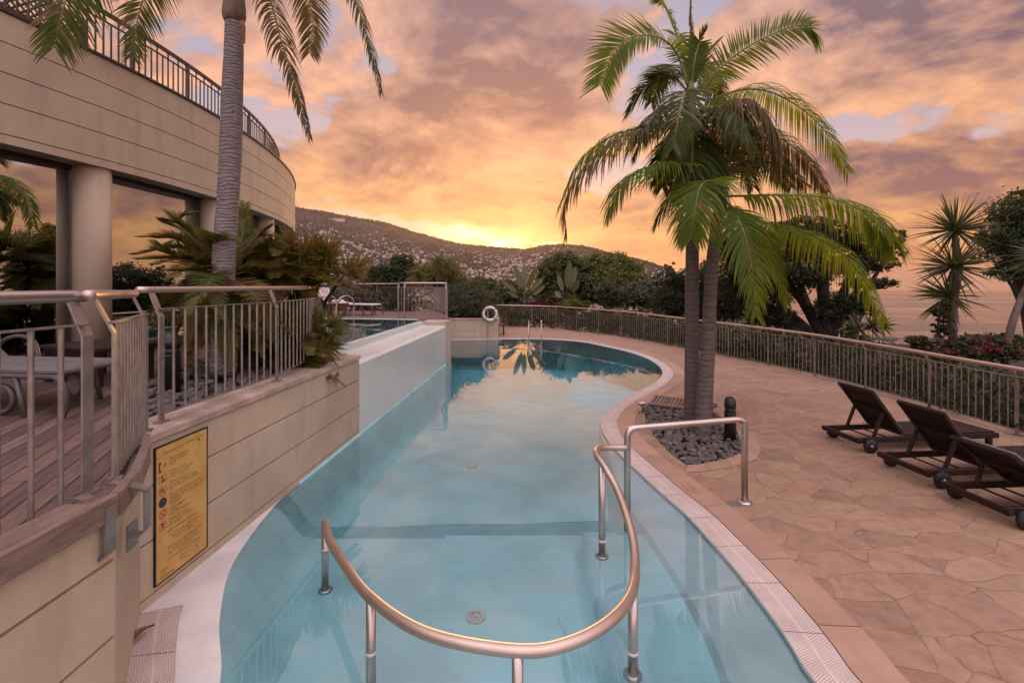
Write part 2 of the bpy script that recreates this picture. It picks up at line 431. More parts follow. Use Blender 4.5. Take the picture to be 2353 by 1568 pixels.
M['label_red'] = plain('red_print', (.42, .045, .04), .5, var=.1, bmp=0)
M['print'] = plain('brown_print', (.085, .035, .02), .5, var=.2, scale=30, bmp=0)
M['print_faded'] = plain('faded_print', (.27, .15, .045), .5, var=.2, scale=30, bmp=0)
M['print_dark'] = plain('dark_print', (.035, .03, .04), .5, var=.2, bmp=0)
M['print_pale'] = plain('pale_print', (.50, .36, .30), .5, var=.2, scale=40, bmp=0)
M['orange_print'] = plain('orange_print', (.40, .13, .07), .6, var=.2, scale=40, bmp=0)
M['drain'] = plain('drain_plastic', (.74, .76, .70), .5, var=.1, bmp=.05)
M['bract'] = leaf('bract_red', (.10, .006, .024), (.17, .014, .045), (.2, .015, .04), .3)
def m_sign():
    m, T = new_mat('yellow_board'); co = T.n('ShaderNodeTexCoord').outputs['Object']
    n1 = T.noise(co, 5, 6, .65); n2 = T.noise(co, 28, 5, .6)
    col = T.mix(T.mr(n1, .3, .7), (.54, .34, .095), (.47, .255, .065))
    col = T.mix(T.m('MULTIPLY', T.mr(n2, .58, .75), .35), col, (.5, .36, .12))
    finish(T, pbsdf(T, col, .45, 0, .4, bump(T, n2, .05, .002))); return m
M['sign'] = m_sign()
def m_paving():
    m, T = new_mat('crazy_paving'); co = T.n('ShaderNodeTexCoord').outputs['Object']
    w = T.vm('SCALE', T.vm('SUBTRACT', T.noise(co, 1.1, 3, .6, out='Color'), (.5, .5, .5)), scale=.22)
    w2 = T.vm('SCALE', T.vm('SUBTRACT', T.noise(co, 9, 3, .6, out='Color'), (.5, .5, .5)), scale=.035)
    v = T.vm('MULTIPLY', T.vm('ADD', T.vm('ADD', co, w), w2), (1.0, 1.55, 1))
    ed = T.n('ShaderNodeTexVoronoi', feature='DISTANCE_TO_EDGE', i_Scale=2.25, i_Randomness=1.0); T.link(v, ed.inputs['Vector'])
    ce = T.n('ShaderNodeTexVoronoi', feature='F1', i_Scale=2.25, i_Randomness=1.0); T.link(v, ce.inputs['Vector'])
    rs = T.n('ShaderNodeSeparateXYZ', i_Vector=ce.outputs['Color'])
    jn = T.noise(co, 5, 4, .6)
    jw = T.m('ADD', .002, T.m('MULTIPLY', jn, .026))
    joint = T.m('SUBTRACT', 1.0, T.m('DIVIDE', ed.outputs['Distance'], jw), clamp=True)
    c = T.ramp(rs.outputs[0], [(0, (.25, .152, .095)), (.22, (.315, .195, .12)), (.45, (.275, .165, .103)), (.65, (.33, .215, .13)), (.82, (.285, .18, .115)), (1, (.225, .138, .09))])
    fine = T.noise(co, 7, 8, .68); big = T.noise(co, .5, 4, .6)
    c = T.mix(T.mr(fine, .35, .7), c, T.vm('SCALE', c, scale=.72))
    c = T.mix(T.m('MULTIPLY', T.mr(big, .45, .7), .35), c, (.21, .135, .105))
    col = T.mix(T.m('MULTIPLY', joint, T.m('MULTIPLY', T.mr(jn, .26, .62), .72)), c, (.075, .042, .03))
    h = T.m('ADD', T.m('MULTIPLY', T.m('MINIMUM', ed.outputs['Distance'], .04), 12.0), T.m('MULTIPLY', T.noise(co, 14, 6, .7), .35))
    rg = T.m('ADD', .46, T.m('MULTIPLY', fine, .3))
    finish(T, pbsdf(T, col, rg, 0, .4, bump(T, h, .55, .012))); return m
M['paving'] = m_paving()
def m_coping_tile():
    m, T = new_mat('pool_edge_stone'); co = T.n('ShaderNodeTexCoord').outputs['Object']
    rnd = T.n('ShaderNodeNewGeometry').outputs['Random Per Island']
    n1 = T.noise(co, 3, 6, .6); n2 = T.noise(co, 22, 5, .6)
    c = T.mix(T.mr(n1, .3, .7), (.34, .215, .145), (.285, .175, .12))
    c = T.mix(T.m('MULTIPLY', T.mr(n2, .5, .75), .3), c, (.25, .15, .10))
    c = T.vm('SCALE', c, scale=T.m('ADD', .86, T.m('MULTIPLY', rnd, .28)))
    finish(T, pbsdf(T, c, .55, 0, .4, bump(T, n2, .15, .004))); return m
M['edge_stone'] = m_coping_tile()
def m_grate():
    m, T = new_mat('overflow_grate'); uv = T.n('ShaderNodeUVMap').outputs[0]
    s = T.n('ShaderNodeSeparateXYZ', i_Vector=uv)
    a = T.m('SINE', T.m('MULTIPLY', s.outputs[0], 2 * PI / .016)); row = T.m('SINE', T.m('MULTIPLY', s.outputs[1], 2 * PI / .034))
    sh = T.m('MULTIPLY', T.m('GREATER_THAN', row, 0), PI)
    a = T.m('SINE', T.m('ADD', T.m('MULTIPLY', s.outputs[0], 2 * PI / .018), sh))
    hole = T.m('MULTIPLY', T.mr(a, .05, .6), T.mr(T.m('ABSOLUTE', row), .25, .6))
    mid = T.mr(T.m('ABSOLUTE', T.m('SUBTRACT', s.outputs[1], .135)), .006, .010)
    hole = T.m('MULTIPLY', hole, mid)
    seg = T.m('FRACT', T.m('DIVIDE', s.outputs[0], .5)); seg = T.mr(T.m('ABSOLUTE', T.m('SUBTRACT', seg, .5)), .488, .494)
    co = T.n('ShaderNodeTexCoord').outputs['Object']; n1 = T.noise(co, 4, 5, .6)
    c = T.mix(T.mr(n1, .3, .7), (.56, .47, .42), (.47, .38, .33))
    c = T.mix(T.m('MULTIPLY', hole, .75), c, (.10, .075, .065)); c = T.mix(T.m('MULTIPLY', seg, .7), c, (.06, .045, .04))
    h = T.m('SUBTRACT', 1.0, hole)
    finish(T, pbsdf(T, c, .5, 0, .4, bump(T, h, .4, .004))); return m
M['grate'] = m_grate()
def m_deck(ang, wd=.12):
    m, T = new_mat('timber_deck'); co = T.n('ShaderNodeTexCoord').outputs['Object']
    r = T.n('ShaderNodeVectorRotate', rotation_type='Z_AXIS', i_Angle=ang); T.link(co, r.inputs['Vector'])
    s = T.n('ShaderNodeSeparateXYZ', i_Vector=r.outputs[0])
    bi = T.m('DIVIDE', s.outputs[0], wd); fr = T.m('FRACT', bi); fl = T.m('FLOOR', bi)
    rn = T.n('ShaderNodeTexWhiteNoise', noise_dimensions='1D', i_W=fl).outputs[0]
    yv = T.m('ADD', s.outputs[1], T.m('MULTIPLY', rn, 7.0))
    e2 = T.m('FRACT', T.m('DIVIDE', yv, 2.4))
    gap = T.m('MAXIMUM', T.mr(T.m('ABSOLUTE', T.m('SUBTRACT', fr, .5)), .455, .475), T.m('LESS_THAN', e2, .003))
    gv = T.n('ShaderNodeCombineXYZ', i_X=T.m('MULTIPLY', s.outputs[0], 26.0), i_Y=T.m('MULTIPLY', yv, 1.6), i_Z=T.m('MULTIPLY', rn, 9)).outputs[0]
    g = T.noise(gv, 2.0, 7, .65, .7)
    c = T.mix(T.mr(g, .3, .7), (.165, .105, .082), (.085, .052, .042))
    c = T.vm('SCALE', c, scale=T.m('ADD', .7, T.m('MULTIPLY', rn, .6)))
    c = T.mix(gap, c, (.012, .008, .007))
    h = T.m('SUBTRACT', T.m('MULTIPLY', g, .3), gap)
    finish(T, pbsdf(T, c, .6, 0, .35, bump(T, h, .5, .006))); return m
M['deck'] = m_deck(math.radians(-24)); M['deck_far'] = m_deck(math.radians(80), .14)
def m_water(name, ior, tint, dens, deepc, wave=.007):
    m, T = new_mat(name); co = T.n('ShaderNodeTexCoord').outputs['Object']
    h = T.m('ADD', T.noise(co, 1.3, 3, .5), T.m('MULTIPLY', T.noise(co, 6.0, 2, .5), .10))
    nm = bump(T, h, wave, .25)
    fr = T.n('ShaderNodeFresnel', i_IOR=ior); T.link(nm, fr.inputs['Normal'])
    gl = T.n('ShaderNodeBsdfGlossy', i_Color=(1, 1, 1, 1), i_Roughness=0.004); T.link(nm, gl.inputs['Normal'])
    tr = T.n('ShaderNodeBsdfTransparent', i_Color=(*tint, 1))
    mx = T.n('ShaderNodeMixShader', i_0=fr.outputs[0], i_1=tr.outputs[0], i_2=gl.outputs[0])
    o = T.n('ShaderNodeOutputMaterial'); T.link(mx.outputs[0], o.inputs['Surface'])
    va = T.n('ShaderNodeVolumeAbsorption', i_Color=(*deepc, 1), i_Density=dens); T.link(va.outputs[0], o.inputs['Volume'])
    return m
M['water'] = m_water('pool_water', 1.95, (.93, .985, .985), 0.14, (.04, .74, .86))
M['pool_paint'] = plain('pool_floor_paint', (.52, .93, .95), .55, var=.09, scale=1.6, bmp=.06, bscale=15)
M['pool_step'] = plain('step_paint', (.22, .60, .66), .5, var=.1, bmp=.05)
def m_glass():
    m, T = new_mat('tinted_window'); co = T.n('ShaderNodeTexCoord').outputs['Object']
    nm = bump(T, T.noise(co, .7, 2, .5), .02, .05)
    fr = T.n('ShaderNodeFresnel', i_IOR=3.2); T.link(nm, fr.inputs['Normal'])
    d = T.n('ShaderNodeBsdfTransparent', i_Color=(.22, .21, .18, 1))
    g = T.n('ShaderNodeBsdfGlossy', i_Color=(.90, .94, .96, 1), i_Roughness=.01); T.link(nm, g.inputs['Normal'])
    mx = T.n('ShaderNodeMixShader', i_0=T.m('ADD', fr.outputs[0], .32, clamp=True), i_1=d.outputs[0], i_2=g.outputs[0]); finish(T, mx.outputs[0]); return m
M['glass'] = m_glass()
def m_trunk(name, c, c2, ring, strength=.7):
    m, T = new_mat(name); co = T.n('ShaderNodeTexCoord').outputs['Object']
    d = T.vm('SCALE', T.vm('SUBTRACT', T.noise(co, 5, 3, .5, out='Color'), (.5, .5, .5)), scale=.10)
    s = T.n('ShaderNodeSeparateXYZ', i_Vector=T.vm('ADD', co, d))
    zz = T.m('ADD', s.outputs[2], T.m('MULTIPLY', T.noise(co, 2.2, 4), .22))
    w = T.m('FRACT', T.m('DIVIDE', zz, ring)); gr = T.mr(w, .0, .28)
    g = T.noise(T.vm('MULTIPLY', co, (1, 1, 3)), 9, 7, .68)
    col = T.mix(T.mr(g, .28, .72), c, c2); col = T.mix(T.m('MULTIPLY', T.m('SUBTRACT', 1, gr), .6), col, tuple(x * .45 for x in c2))
    v = T.noise(T.vm('MULTIPLY', co, (30, 30, 2.0)), 1, 4, .6)
    h = T.m('ADD', T.m('MULTIPLY', gr, .7), T.m('MULTIPLY', v, .4))
    finish(T, pbsdf(T, col, .85, 0, .2, bump(T, h, strength, .02))); return m
M['trunk_l'] = m_trunk('ringed_palm_bark', (.255, .222, .21), (.145, .122, .118), .042)
M['trunk_r'] = m_trunk('smooth_palm_bark', (.145, .115, .103), (.085, .066, .06), .085, .35)
M['crownshaft'] = plain('crownshaft', (.13, .055, .03), .5, var=.4, scale=5, bmp=.2, c2=(.06, .05, .02))
M['bark'] = plain('dark_bark', (.045, .03, .024), .9, var=.4, scale=5, bmp=.8, bscale=18, bdist=.03)
M['bark_pale'] = plain('grey_bark', (.11, .082, .068), .85, var=.35, scale=6, bmp=.5, bscale=25, bdist=.02)
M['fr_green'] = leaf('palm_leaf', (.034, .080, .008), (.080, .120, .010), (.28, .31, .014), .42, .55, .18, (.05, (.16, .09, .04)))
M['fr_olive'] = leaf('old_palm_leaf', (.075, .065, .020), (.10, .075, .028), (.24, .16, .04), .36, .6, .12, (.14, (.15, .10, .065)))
M['fr_dark'] = leaf('shaded_palm_leaf', (.026, .052, .010), (.050, .068, .013), (.15, .16, .014), .36, .6, .14, (.12, (.14, .09, .055)))  # darker copy of the palm leaf, shade put into its colour
M['fr_dry'] = leaf('dry_palm_leaf', (.17, .12, .08), (.13, .085, .055), (.2, .13, .07), .3, .7, .15)
M['cycad'] = leaf('cycad_leaf', (.05, .072, .018), (.125, .115, .026), (.2, .18, .03), .32, .55, .2, (.10, (.20, .11, .03)))
M['cycad_warm'] = leaf('cycad_warm_leaf', (.085, .070, .016), (.15, .098, .02), (.22, .15, .03), .30, .55, .2, (.12, (.2, .09, .03)))
M['rachis'] = plain('frond_stalk', (.14, .12, .035), .5, var=.3, scale=5, bmp=.1)
M['hedge'] = leaf('hedge_leaf', (.028, .033, .012), (.05, .052, .016), (.07, .065, .016), .3, .5, .3, (.05, (.10, .035, .02)))
M['tree_a'] = leaf('broadleaf_dark', (.030, .046, .013), (.068, .080, .018), (.12, .12, .02), .34)
M['tree_b'] = leaf('broadleaf_bright', (.065, .080, .016), (.11, .115, .018), (.18, .17, .02), .34)
M['conifer'] = leaf('conifer_leaf', (.016, .022, .011), (.032, .040, .015), (.05, .05, .012), .26, .6, .2)
M['conifer_mid'] = leaf('conifer_mid_leaf', (.028, .044, .018), (.050, .068, .022), (.08, .085, .02), .28, .6, .2)
M['fanpalm'] = leaf('fan_palm_leaf', (.085, .088, .024), (.13, .115, .03), (.18, .15, .03), .30, .5, .35, (.12, (.18, .11, .05)))
M['shrub_grey'] = leaf('grey_shrub_leaf', (.058, .064, .034), (.09, .09, .045), (.10, .10, .04), .28, .55, .3)
M['dracaena'] = leaf('sword_leaf', (.030, .044, .014), (.06, .065, .02), (.12, .11, .025), .30, .42, .5)
M['dead_leaf'] = plain('dead_leaf', (.20, .075, .03), .7, var=.4, scale=30, bmp=.3)

def m_pebble():
    m, T = new_mat('river_pebble'); rnd = T.n('ShaderNodeNewGeometry').outputs['Random Per Island']
    co = T.n('ShaderNodeTexCoord').outputs['Object']
    c = T.ramp(rnd, [(0, (.085, .07, .068)), (.35, (.10, .084, .078)), (.7, (.08, .064, .06)), (.9, (.13, .105, .095)), (1, (.165, .14, .125))])
    n = T.noise(co, 40, 4, .6); c = T.mix(T.mr(n, .3, .75), c, T.vm('SCALE', c, scale=.7))
    finish(T, pbsdf(T, c, .6, 0, .35, bump(T, n, .15, .003))); return m
M['pebble'] = m_pebble()
def m_hill():
    m, T = new_mat('hillside'); co = T.n('ShaderNodeTexCoord').outputs['Object']
    n1 = T.noise(co, .004, 8, .62); n2 = T.noise(co, .03, 6, .7)
    c = T.mix(T.mr(n1, .35, .65), (.040, .038, .032), (.066, .054, .046))
    c = T.mix(T.mr(n2, .42, .62), T.vm('SCALE', c, scale=.5), c)
    finish(T, pbsdf(T, c, .95, 0, .1)); return m
M['hill'] = m_hill()
def m_house():
    m, T = new_mat('house_wall'); rnd = T.n('ShaderNodeNewGeometry').outputs['Random Per Island']
    c = T.ramp(rnd, [(0, (.34, .30, .26)), (.4, (.56, .52, .47)), (.6, (.40, .31, .23)), (.8, (.50, .45, .41)), (1, (.28, .25, .23))])
    finish(T, pbsdf(T, c, .8, 0, .2)); return m
M['house'] = m_house()
M['roof'] = plain('roof_tile', (.24, .10, .06), .8, var=.3, scale=.05, bmp=0)
def m_sea():
    m, T = new_mat('sea_water'); co = T.n('ShaderNodeTexCoord').outputs['Object']
    st = T.vm('MULTIPLY', co, (.25, 1, 1))
    n1 = T.noise(co, .06, 5, .6); n2 = T.noise(st, .004, 4, .6)
    r = T.mr(n2, .35, .65, .12, .30)
    finish(T, pbsdf(T, (.05, .055, .06), r, 0, .5, bump(T, n1, .16, 1.0))); return m
M['sea'] = m_sea()

rnd = random.Random(7); nrg = np.random.default_rng(11)
# ================================================================== SETTING
# pool outline: right-hand water edge surveyed from far left corner to the near end
R_px = [(1030, 781), (1085, 779.6), (1148, 778.4), (1216, 778.2), (1262, 779), (1300, 781.2), (1345, 786), (1398, 797), (1440, 806.5), (1478, 819), (1502, 831.5), (1516, 843), (1521.5, 853), (1519, 863), (1507, 875), (1487, 887), (1461, 900), (1425, 920), (1398, 940), (1384, 958), (1381, 978), (1391, 1004), (1421, 1040), (1471, 1088), (1538, 1148.5), (1580, 1185), (1621, 1230), (1681, 1297.5), (1738, 1369), (1800, 1454), (1872, 1568)]
Rw = [G(*p) for p in R_px]
Rw[0] = Vector((-3.4, Rw[1].y - .02, 0))
Rw += [Vector((1.86, 2.2, 0)), Vector((1.75, 1.6, 0)), Vector((1.3, 1.15, 0)), Vector((.5, .95, 0))]
Rw = resample(catmull(Rw, 260), .18)
WA = Vector((-2.669, 3.266, 0)); WBv = Vector((-1.964, 13.87, 0)); wdir = (WBv - WA).normalized(); wnor = Vector((wdir.y, -wdir.x, 0))
def wall_pt(y, off=0.0, z=0.0):
    t = (y - WA.y) / wdir.y; p = WA + wdir * t + wnor * off; return Vector((p.x, p.y, z))
JB = Vector((-2.09, 2.40, 0))                                        # outer corner of the near wall
Lw = [Vector((-.5, 1.0, 0)), Vector((-1.15, 1.5, 0)), Vector((-1.55, 2.1, 0)), G(505, 1568), G(504, 1426), G(527, 1310.5), G(577.5, 1226), G(640, 1150), G(685, 1106.5)]
Lw = resample(catmull(Lw, 80), .12)
ring = Lw + [wall_pt(6.2), wall_pt(14.3), Vector((-3.4, 14.6, 0))]   # left side going away
pool_poly = ring + Rw                                              # closes anticlockwise seen from below -> sorted by tessellator
pool2 = [(p.x, p.y) for p in pool_poly]
ZW = -0.012
MB().prism(pool2, -2.4, ZW).build('pool_water', M['water'], kind='structure')
# pool shell: floor with an entry bench, a step and a slope, plus the side walls
Lnp = np.array([(p.x, p.y) for p in Lw + [wall_pt(6.2), wall_pt(8), wall_pt(10), wall_pt(12), wall_pt(14.3)]])
def seg_dist(x, y, poly):
    d = np.full(x.shape, 1e9)
    for (a, b) in zip(poly[:-1], poly[1:]):
        ab = b - a; t = np.clip(((x - a[0]) * ab[0] + (y - a[1]) * ab[1]) / (ab @ ab), 0, 1)
        d = np.minimum(d, np.hypot(x - a[0] - t * ab[0], y - a[1] - t * ab[1]))
    return d
def sstep(a, b, x):
    t = np.clip((x - a) / (b - a), 0, 1); return t * t * (3 - 2 * t)
gx = np.arange(-3.6, 6.5, .06); gy = np.arange(.7, 20.6, .06)
XX, YY = np.meshgrid(gx, gy)
dep = .36 + .17 * sstep(5.22, 5.34, YY - .04 * XX) + .75 * sstep(6.0, 16.0, YY)
bd = np.minimum(XX - .72 - .05 * np.sin(YY * 1.3), 4.62 - YY - .0 * XX)
bench = sstep(-.06, .03, bd)
dep = dep * (1 - bench) + .14 * bench
dl = seg_dist(XX, YY, Lnp)
fil = sstep(0, .42, dl); nearw = sstep(4.2, 6.0, YY)
Rnp = np.array([(p.x, p.y) for p in Rw[::3]])
dr = seg_dist(XX, YY, Rnp); lw_ = .34 * (1 - sstep(6.5, 10.5, YY))
dep = dep * sstep(0, .46 - .22 * nearw, dl)
dep = dep + .012
vs = np.stack([XX.ravel(), YY.ravel(), -dep.ravel()], 1)
ny, nx = XX.shape; ii = (np.arange(ny - 1)[:, None] * nx + np.arange(nx - 1)[None, :]).ravel()
fl = np_mesh('pool_basin', vs, np.stack([ii, ii + 1, ii + nx + 1, ii + nx], 1), [M['pool_paint'], M['pool_step'], M['white_paint']], smooth=True)
band = ((YY[:-1, :-1] - .04 * XX[:-1, :-1] > 4.93) & (YY[:-1, :-1] - .04 * XX[:-1, :-1] < 5.23) & (bench[:-1, :-1] < .5)).ravel().astype(np.int32)
fl.data.polygons.foreach_set('material_index', band); fl['kind'] = 'structure'
b = MB(); inn_ = offset_line(Rw, 1.0); sg_ = 1 if (inn_[60] - Rw[60]).x < 0 else -1
near_i = [i for i, p in enumerate(Rw) if p.y < 11.5 and p.x > -.2]
kq = [1 - float(sstep(4.6, 7.2, Rw[i].y)) for i in near_i]; wid = [.33 * k + .02 for k in kq]
nrm_ = [(inn_[i] - Rw[i]) * sg_ for i in near_i]
e0 = [Rw[i] + Vector((0, 0, -.045)) for i in near_i]; e1 = [Rw[i] + n * w + Vector((0, 0, -.06)) for i, n, w in zip(near_i, nrm_, wid)]
e2 = [Rw[i] + n * (w + .02 + .08 * k) + Vector((0, 0, -.10)) for i, n, w, k in zip(near_i, nrm_, wid, kq)]; e3 = [Rw[i] + n * (w + .03 + .31 * k) + Vector((0, 0, -.42 - .7 * (1 - k))) for i, n, w, k in zip(near_i, nrm_, wid, kq)]
b.strip(e0, e1); b.strip(e1, e2); b.strip(e2, e3)
b.build('pool_bench_ledge', M['ledge_paint'], kind='structure')
b = MB()
for line in (Rw,):
    A = [Vector((p.x, p.y, -.004)) for p in line]; B = [Vector((p.x, p.y, -2.0)) for p in line]; b.strip(A, B)
A = [wall_pt(y, .002, 0) for y in (5.4, 9, 14.3)]; b.strip([Vector((p.x, p.y, .02)) for p in A], [Vector((p.x, p.y, -2)) for p in A])
o = b.build('pool_side_wall', M['pool_paint'], kind='structure')
# white ledge between the water and the wall on the near left
led = [p for p in Lw if p.y < 5.5] + [wall_pt(5.45, .0), WA.copy(), JB.copy(), Vector((-2.0, 1.2, 0)), Vector((-1.2, .7, 0))]
MB().prism([(p.x, p.y) for p in led], -.004, None).build('pool_ledge', M['white_paint'], kind='structure')
# edge ring: overflow grate, then stone
R1 = offset_line(Rw, -.27); R2 = offset_line(Rw, -.56)
def away(Rl): return Rl
if (R1[60] - Rw[60]).x < 0 and Rw[60].x > 1: R1 = offset_line(Rw, .27); R2 = offset_line(Rw, .56)
b = MB(); b.strip([p + Vector((0, 0, .002)) for p in Rw], [p + Vector((0, 0, .002)) for p in R1])
tag(b.build('overflow_grate', M['grate']), 'long perforated pale grate following the curved right edge of the large pool', 'drain grate', 'pool overflow grates')
b = MB(); b.strip([p + Vector((0, 0, -.02)) for p in R1], [p + Vector((0, 0, -.02)) for p in R2], 0)
i = 0; kk = 0
while i < len(R1) - 1:
    j = min(i + rnd.choice((4, 4, 5)), len(R1) - 1); z = .006 + rnd.uniform(-.001, .001)
    n_ = j - i
    top = []
    for k in range(i, j + 1):
        a = R1[k].lerp(R2[k], .015); c = R1[k].lerp(R2[k], .985)
        if k == i: nx_ = R1[k + 1] - R1[k]; a = a + nx_ * .03; c = c + nx_ * .03
        top.append((a + Vector((0, 0, z)), c + Vector((0, 0, z))))
    bsv = [p for q in top for p in q]
    b.add(bsv, [(2 * k, 2 * k + 1, 2 * k + 3, 2 * k + 2) for k in range(n_)], 1); i = j
b.build('pool_edging', [M['stucco_dark'], M['edge_stone']], kind='structure')
# fence line of the lower terrace, surveyed from near right to the far end
F_px = [(1148, 746), (1252, 750), (1336, 758.5), (1440, 772), (1565, 795)]
Fl = [Vector((8.05, -2.5, 0)), Vector((8.0, 3.0, 0)), Vector((7.93, 7.0, 0))] + [Vector((7.98, 9.6, 0)), Vector((7.72, 12.4, 0))] + [G(px, py, .08) for px, py in reversed(F_px)]
Fl = [Vector((p.x, p.y, 0)) for p in Fl] + [Vector((-3.4, 27.2, 0))]
Fence = resample(catmull(Fl, 200), .13)
outer = [(p.x, p.y) for p in offset_line(Fence, .22)]
R2v = [p for p in R2]
pave = [(p.x, p.y) for p in reversed(R2v)]
near = [(.2, .35), (-1.3, .3), (-2.0, .4), (-2.0, -3.0), (8.3, -3.0)]
# pebble bed on the right
bedp = [(1478, 936), (1487, 975), (1508, 1008), (1545, 1045), (1578.5, 1068), (1620, 1064), (1665, 1054), (1703, 1040), (1707, 1022), (1692, 990), (1668, 962), (1640, 949), (1628, 945.5), (1560, 936), (1492, 929)]
bed = [(G(*p).x, G(*p).y) for p in bedp]
R2xy = [(p.x, p.y) for p in R2]
pv_poly = list(R2xy) + [(.4, .2), (-1.6, .2), (-2.0, -3.0), (8.3, -3.0)] + outer[1:] + [(-3.4, 27.4), (-3.4, 20.9)]
MB().prism(pv_poly, -.001, None, holes=[bed]).build('terrace_paving', M['paving'], kind='structure')
# smooth stone kerb round the pebble bed
bl = [Vector((x, y, 0)) for x, y in bed]
cen = sum(bl, Vector()) / len(bl)
b = MB(); inn = [p + Vector((0, 0, .005)) for p in bl] + [bl[0] + Vector((0, 0, .005))]
outl = [p + (p - cen).normalized() * .26 + Vector((0, 0, .005)) for p in bl]; outl.append(outl[0])
for k in range(4, 9):
    a0, a1, c0, c1 = inn[k], inn[k + 1], outl[k], outl[k + 1]
    b.add([a0.lerp(a1, .01), c0.lerp(c1, .01), c0.lerp(c1, .99), a0.lerp(a1, .99)], [(0, 1, 2, 3)])
b.build('bed_edging', M['edge_stone'], kind='structure')
# terrace slab under everything on the seaward side and the bed soil
MB().prism(bed, -.09, None).build('bed_soil', M['soil'], kind='structure')

# pebbles
ico = bmesh.new(); bmesh.ops.create_icosphere(ico, subdivisions=2, radius=1.0); ico.verts.index_update()
IV = np.array([v.co[:] for v in ico.verts]); IF = np.array([[v.index for v in f.verts] for f in ico.faces]); ico.free()
def inside(poly, x, y):
    c = False; n = len(poly); j = n - 1
    for i in range(n):
        xi, yi = poly[i]; xj, yj = poly[j]
        if (yi > y) != (yj > y) and x < (xj - xi) * (y - yi) / (yj - yi) + xi: c = not c
        j = i
    return c
def pebbles(name, poly, n, z, size, avoid=()):
    xs = [p[0] for p in poly]; ys = [p[1] for p in poly]; V = []; Fc = []; k = 0; tries = 0
    while k < n and tries < n * 20:
        tries += 1
        x, y = rnd.uniform(min(xs), max(xs)), rnd.uniform(min(ys), max(ys))
        if not inside(poly, x, y): continue
        if any(math.hypot(x - a, y - c) < r for a, c, r in avoid): continue
        s = rnd.uniform(*size); sc = np.array([s, s * rnd.uniform(.6, .9), s * rnd.uniform(.42, .62)])
        R = np.array(Euler((rnd.uniform(-.35, .35), rnd.uniform(-.35, .35), rnd.uniform(0, 6.28))).to_matrix())
        ph = nrg.uniform(0, 6, 3)
        q = IV * (1 + .09 * np.sin(IV[:, [1, 2, 0]] * 2.3 + ph)) * sc
        V.append(q @ R.T + np.array([x, y, z + rnd.uniform(-.01, .028)])); Fc.append(IF + k * len(IV)); k += 1
    o = np_mesh(name, np.concatenate(V), np.concatenate(Fc), M['pebble'], smooth=True); o['kind'] = 'stuff'; return o
o = pebbles('pebbles', bed, 900, -.02, (.034, .06), [(3.02, 7.6, .14), (3.02, 7.22, .15), (3.36, 7.0, .09)])
tag(o, 'rounded grey river pebbles filling the bed round the twin palms', 'pebbles')
o = None

# upper level ------------------------------------------------------
ZD = 1.26
BC = Vector((-20.24, 8.44, 0)); BR = 14.64
def fac(ang, r=0.0, z=0.0): return Vector((BC.x + (BR + r) * math.cos(ang), BC.y + (BR + r) * math.sin(ang), z))
up_bed = [(-3.04, 3.75), (-2.95, 5.2), (-2.86, 7.0), (-3.3, 8.3), (-4.3, 8.0), (-4.7, 6.9), (-4.2, 5.6), (-3.7, 4.4), (-3.25, 3.75)]
fpoly = [(fac(a).x, fac(a).y) for a in np.linspace(-.62, .62, 30)]
lip = [(-3.10, 7.75), (-2.78, 13.75)]
up_pool = [(-3.14, 7.85), (-2.80, 13.75), (-2.98, 14.2), (-4.6, 14.5), (-6.5, 14.75), (-6.0, 12.6), (-5.2, 10.5), (-4.2, 8.6)]
deck_poly = [(JB.x - .02, -1.0), (JB.x - .02, JB.y), (WA.x - .03, WA.y - .02), (-2.98, 3.55), (-3.2, 3.65), (-3.25, 3.75), (-3.7, 4.4), (-4.2, 5.6), (-4.7, 6.9), (-4.3, 8.0), (-4.2, 8.6), (-5.2, 10.5), (-6.0, 12.6), (-6.35, 13.8)] + [p for p in reversed(fpoly) if p[1] < 13.9 and p[1] > .2] + [(-9, -1.0)]
MB().prism(deck_poly, ZD - .10, ZD).build('timber_deck', M['deck'], kind='structure')
far_poly = [(-6.5, 14.75), (-4.6, 14.5), (-2.98, 14.2), (-2.62, 14.35), (-2.1, 14.4), (-2.1, 15.3), (-2.5, 17.2), (-3.6, 20.6), (-6, 22.6), (-9, 23.2), (-14, 22.6), (-14, 19), (-8.6, 16.6), (-6.95, 14.9)]
MB().prism(far_poly, ZD - .1, ZD - .012).build('upper_terrace', M['deck_far'], kind='structure')
MB().prism(up_bed, ZD - .09, None).build('upper_bed_soil', M['soil'], kind='structure')
o = pebbles('upper_pebbles', up_bed, 620, ZD - .05, (.036, .065), [(-3.5, 5.5, .16), (-3.62, 4.85, .1)])
tag(o, 'grey pebbles spread under the cycads behind the retaining wall', 'pebbles')
# upper pool: shell + water
MB().prism(up_pool, ZD - .9, ZD + .012).build('upper_pool_water', M['water'], kind='structure')
b = MB(); b.prism([(x, y) for x, y in up_pool], ZD - .75, None)
cu = [Vector((x, y, 0)) for x, y in up_pool]; cu.append(cu[0])
b.strip([p + Vector((0, 0, ZD + .02)) for p in cu], [p + Vector((0, 0, ZD - .8)) for p in cu])
b.build('upper_pool_basin', M['pool_paint'], kind='structure')
b = MB()
rim_in = [Vector((x, y, ZD + .022)) for x, y in up_pool[2:5]]; rim_out = offset_line(rim_in, .16)
if rim_out[0].y < rim_in[0].y: rim_out = offset_line(rim_in, -.16)
b.strip(rim_in, rim_out)
b.build('upper_pool_edging', M['white_paint'], kind='structure')

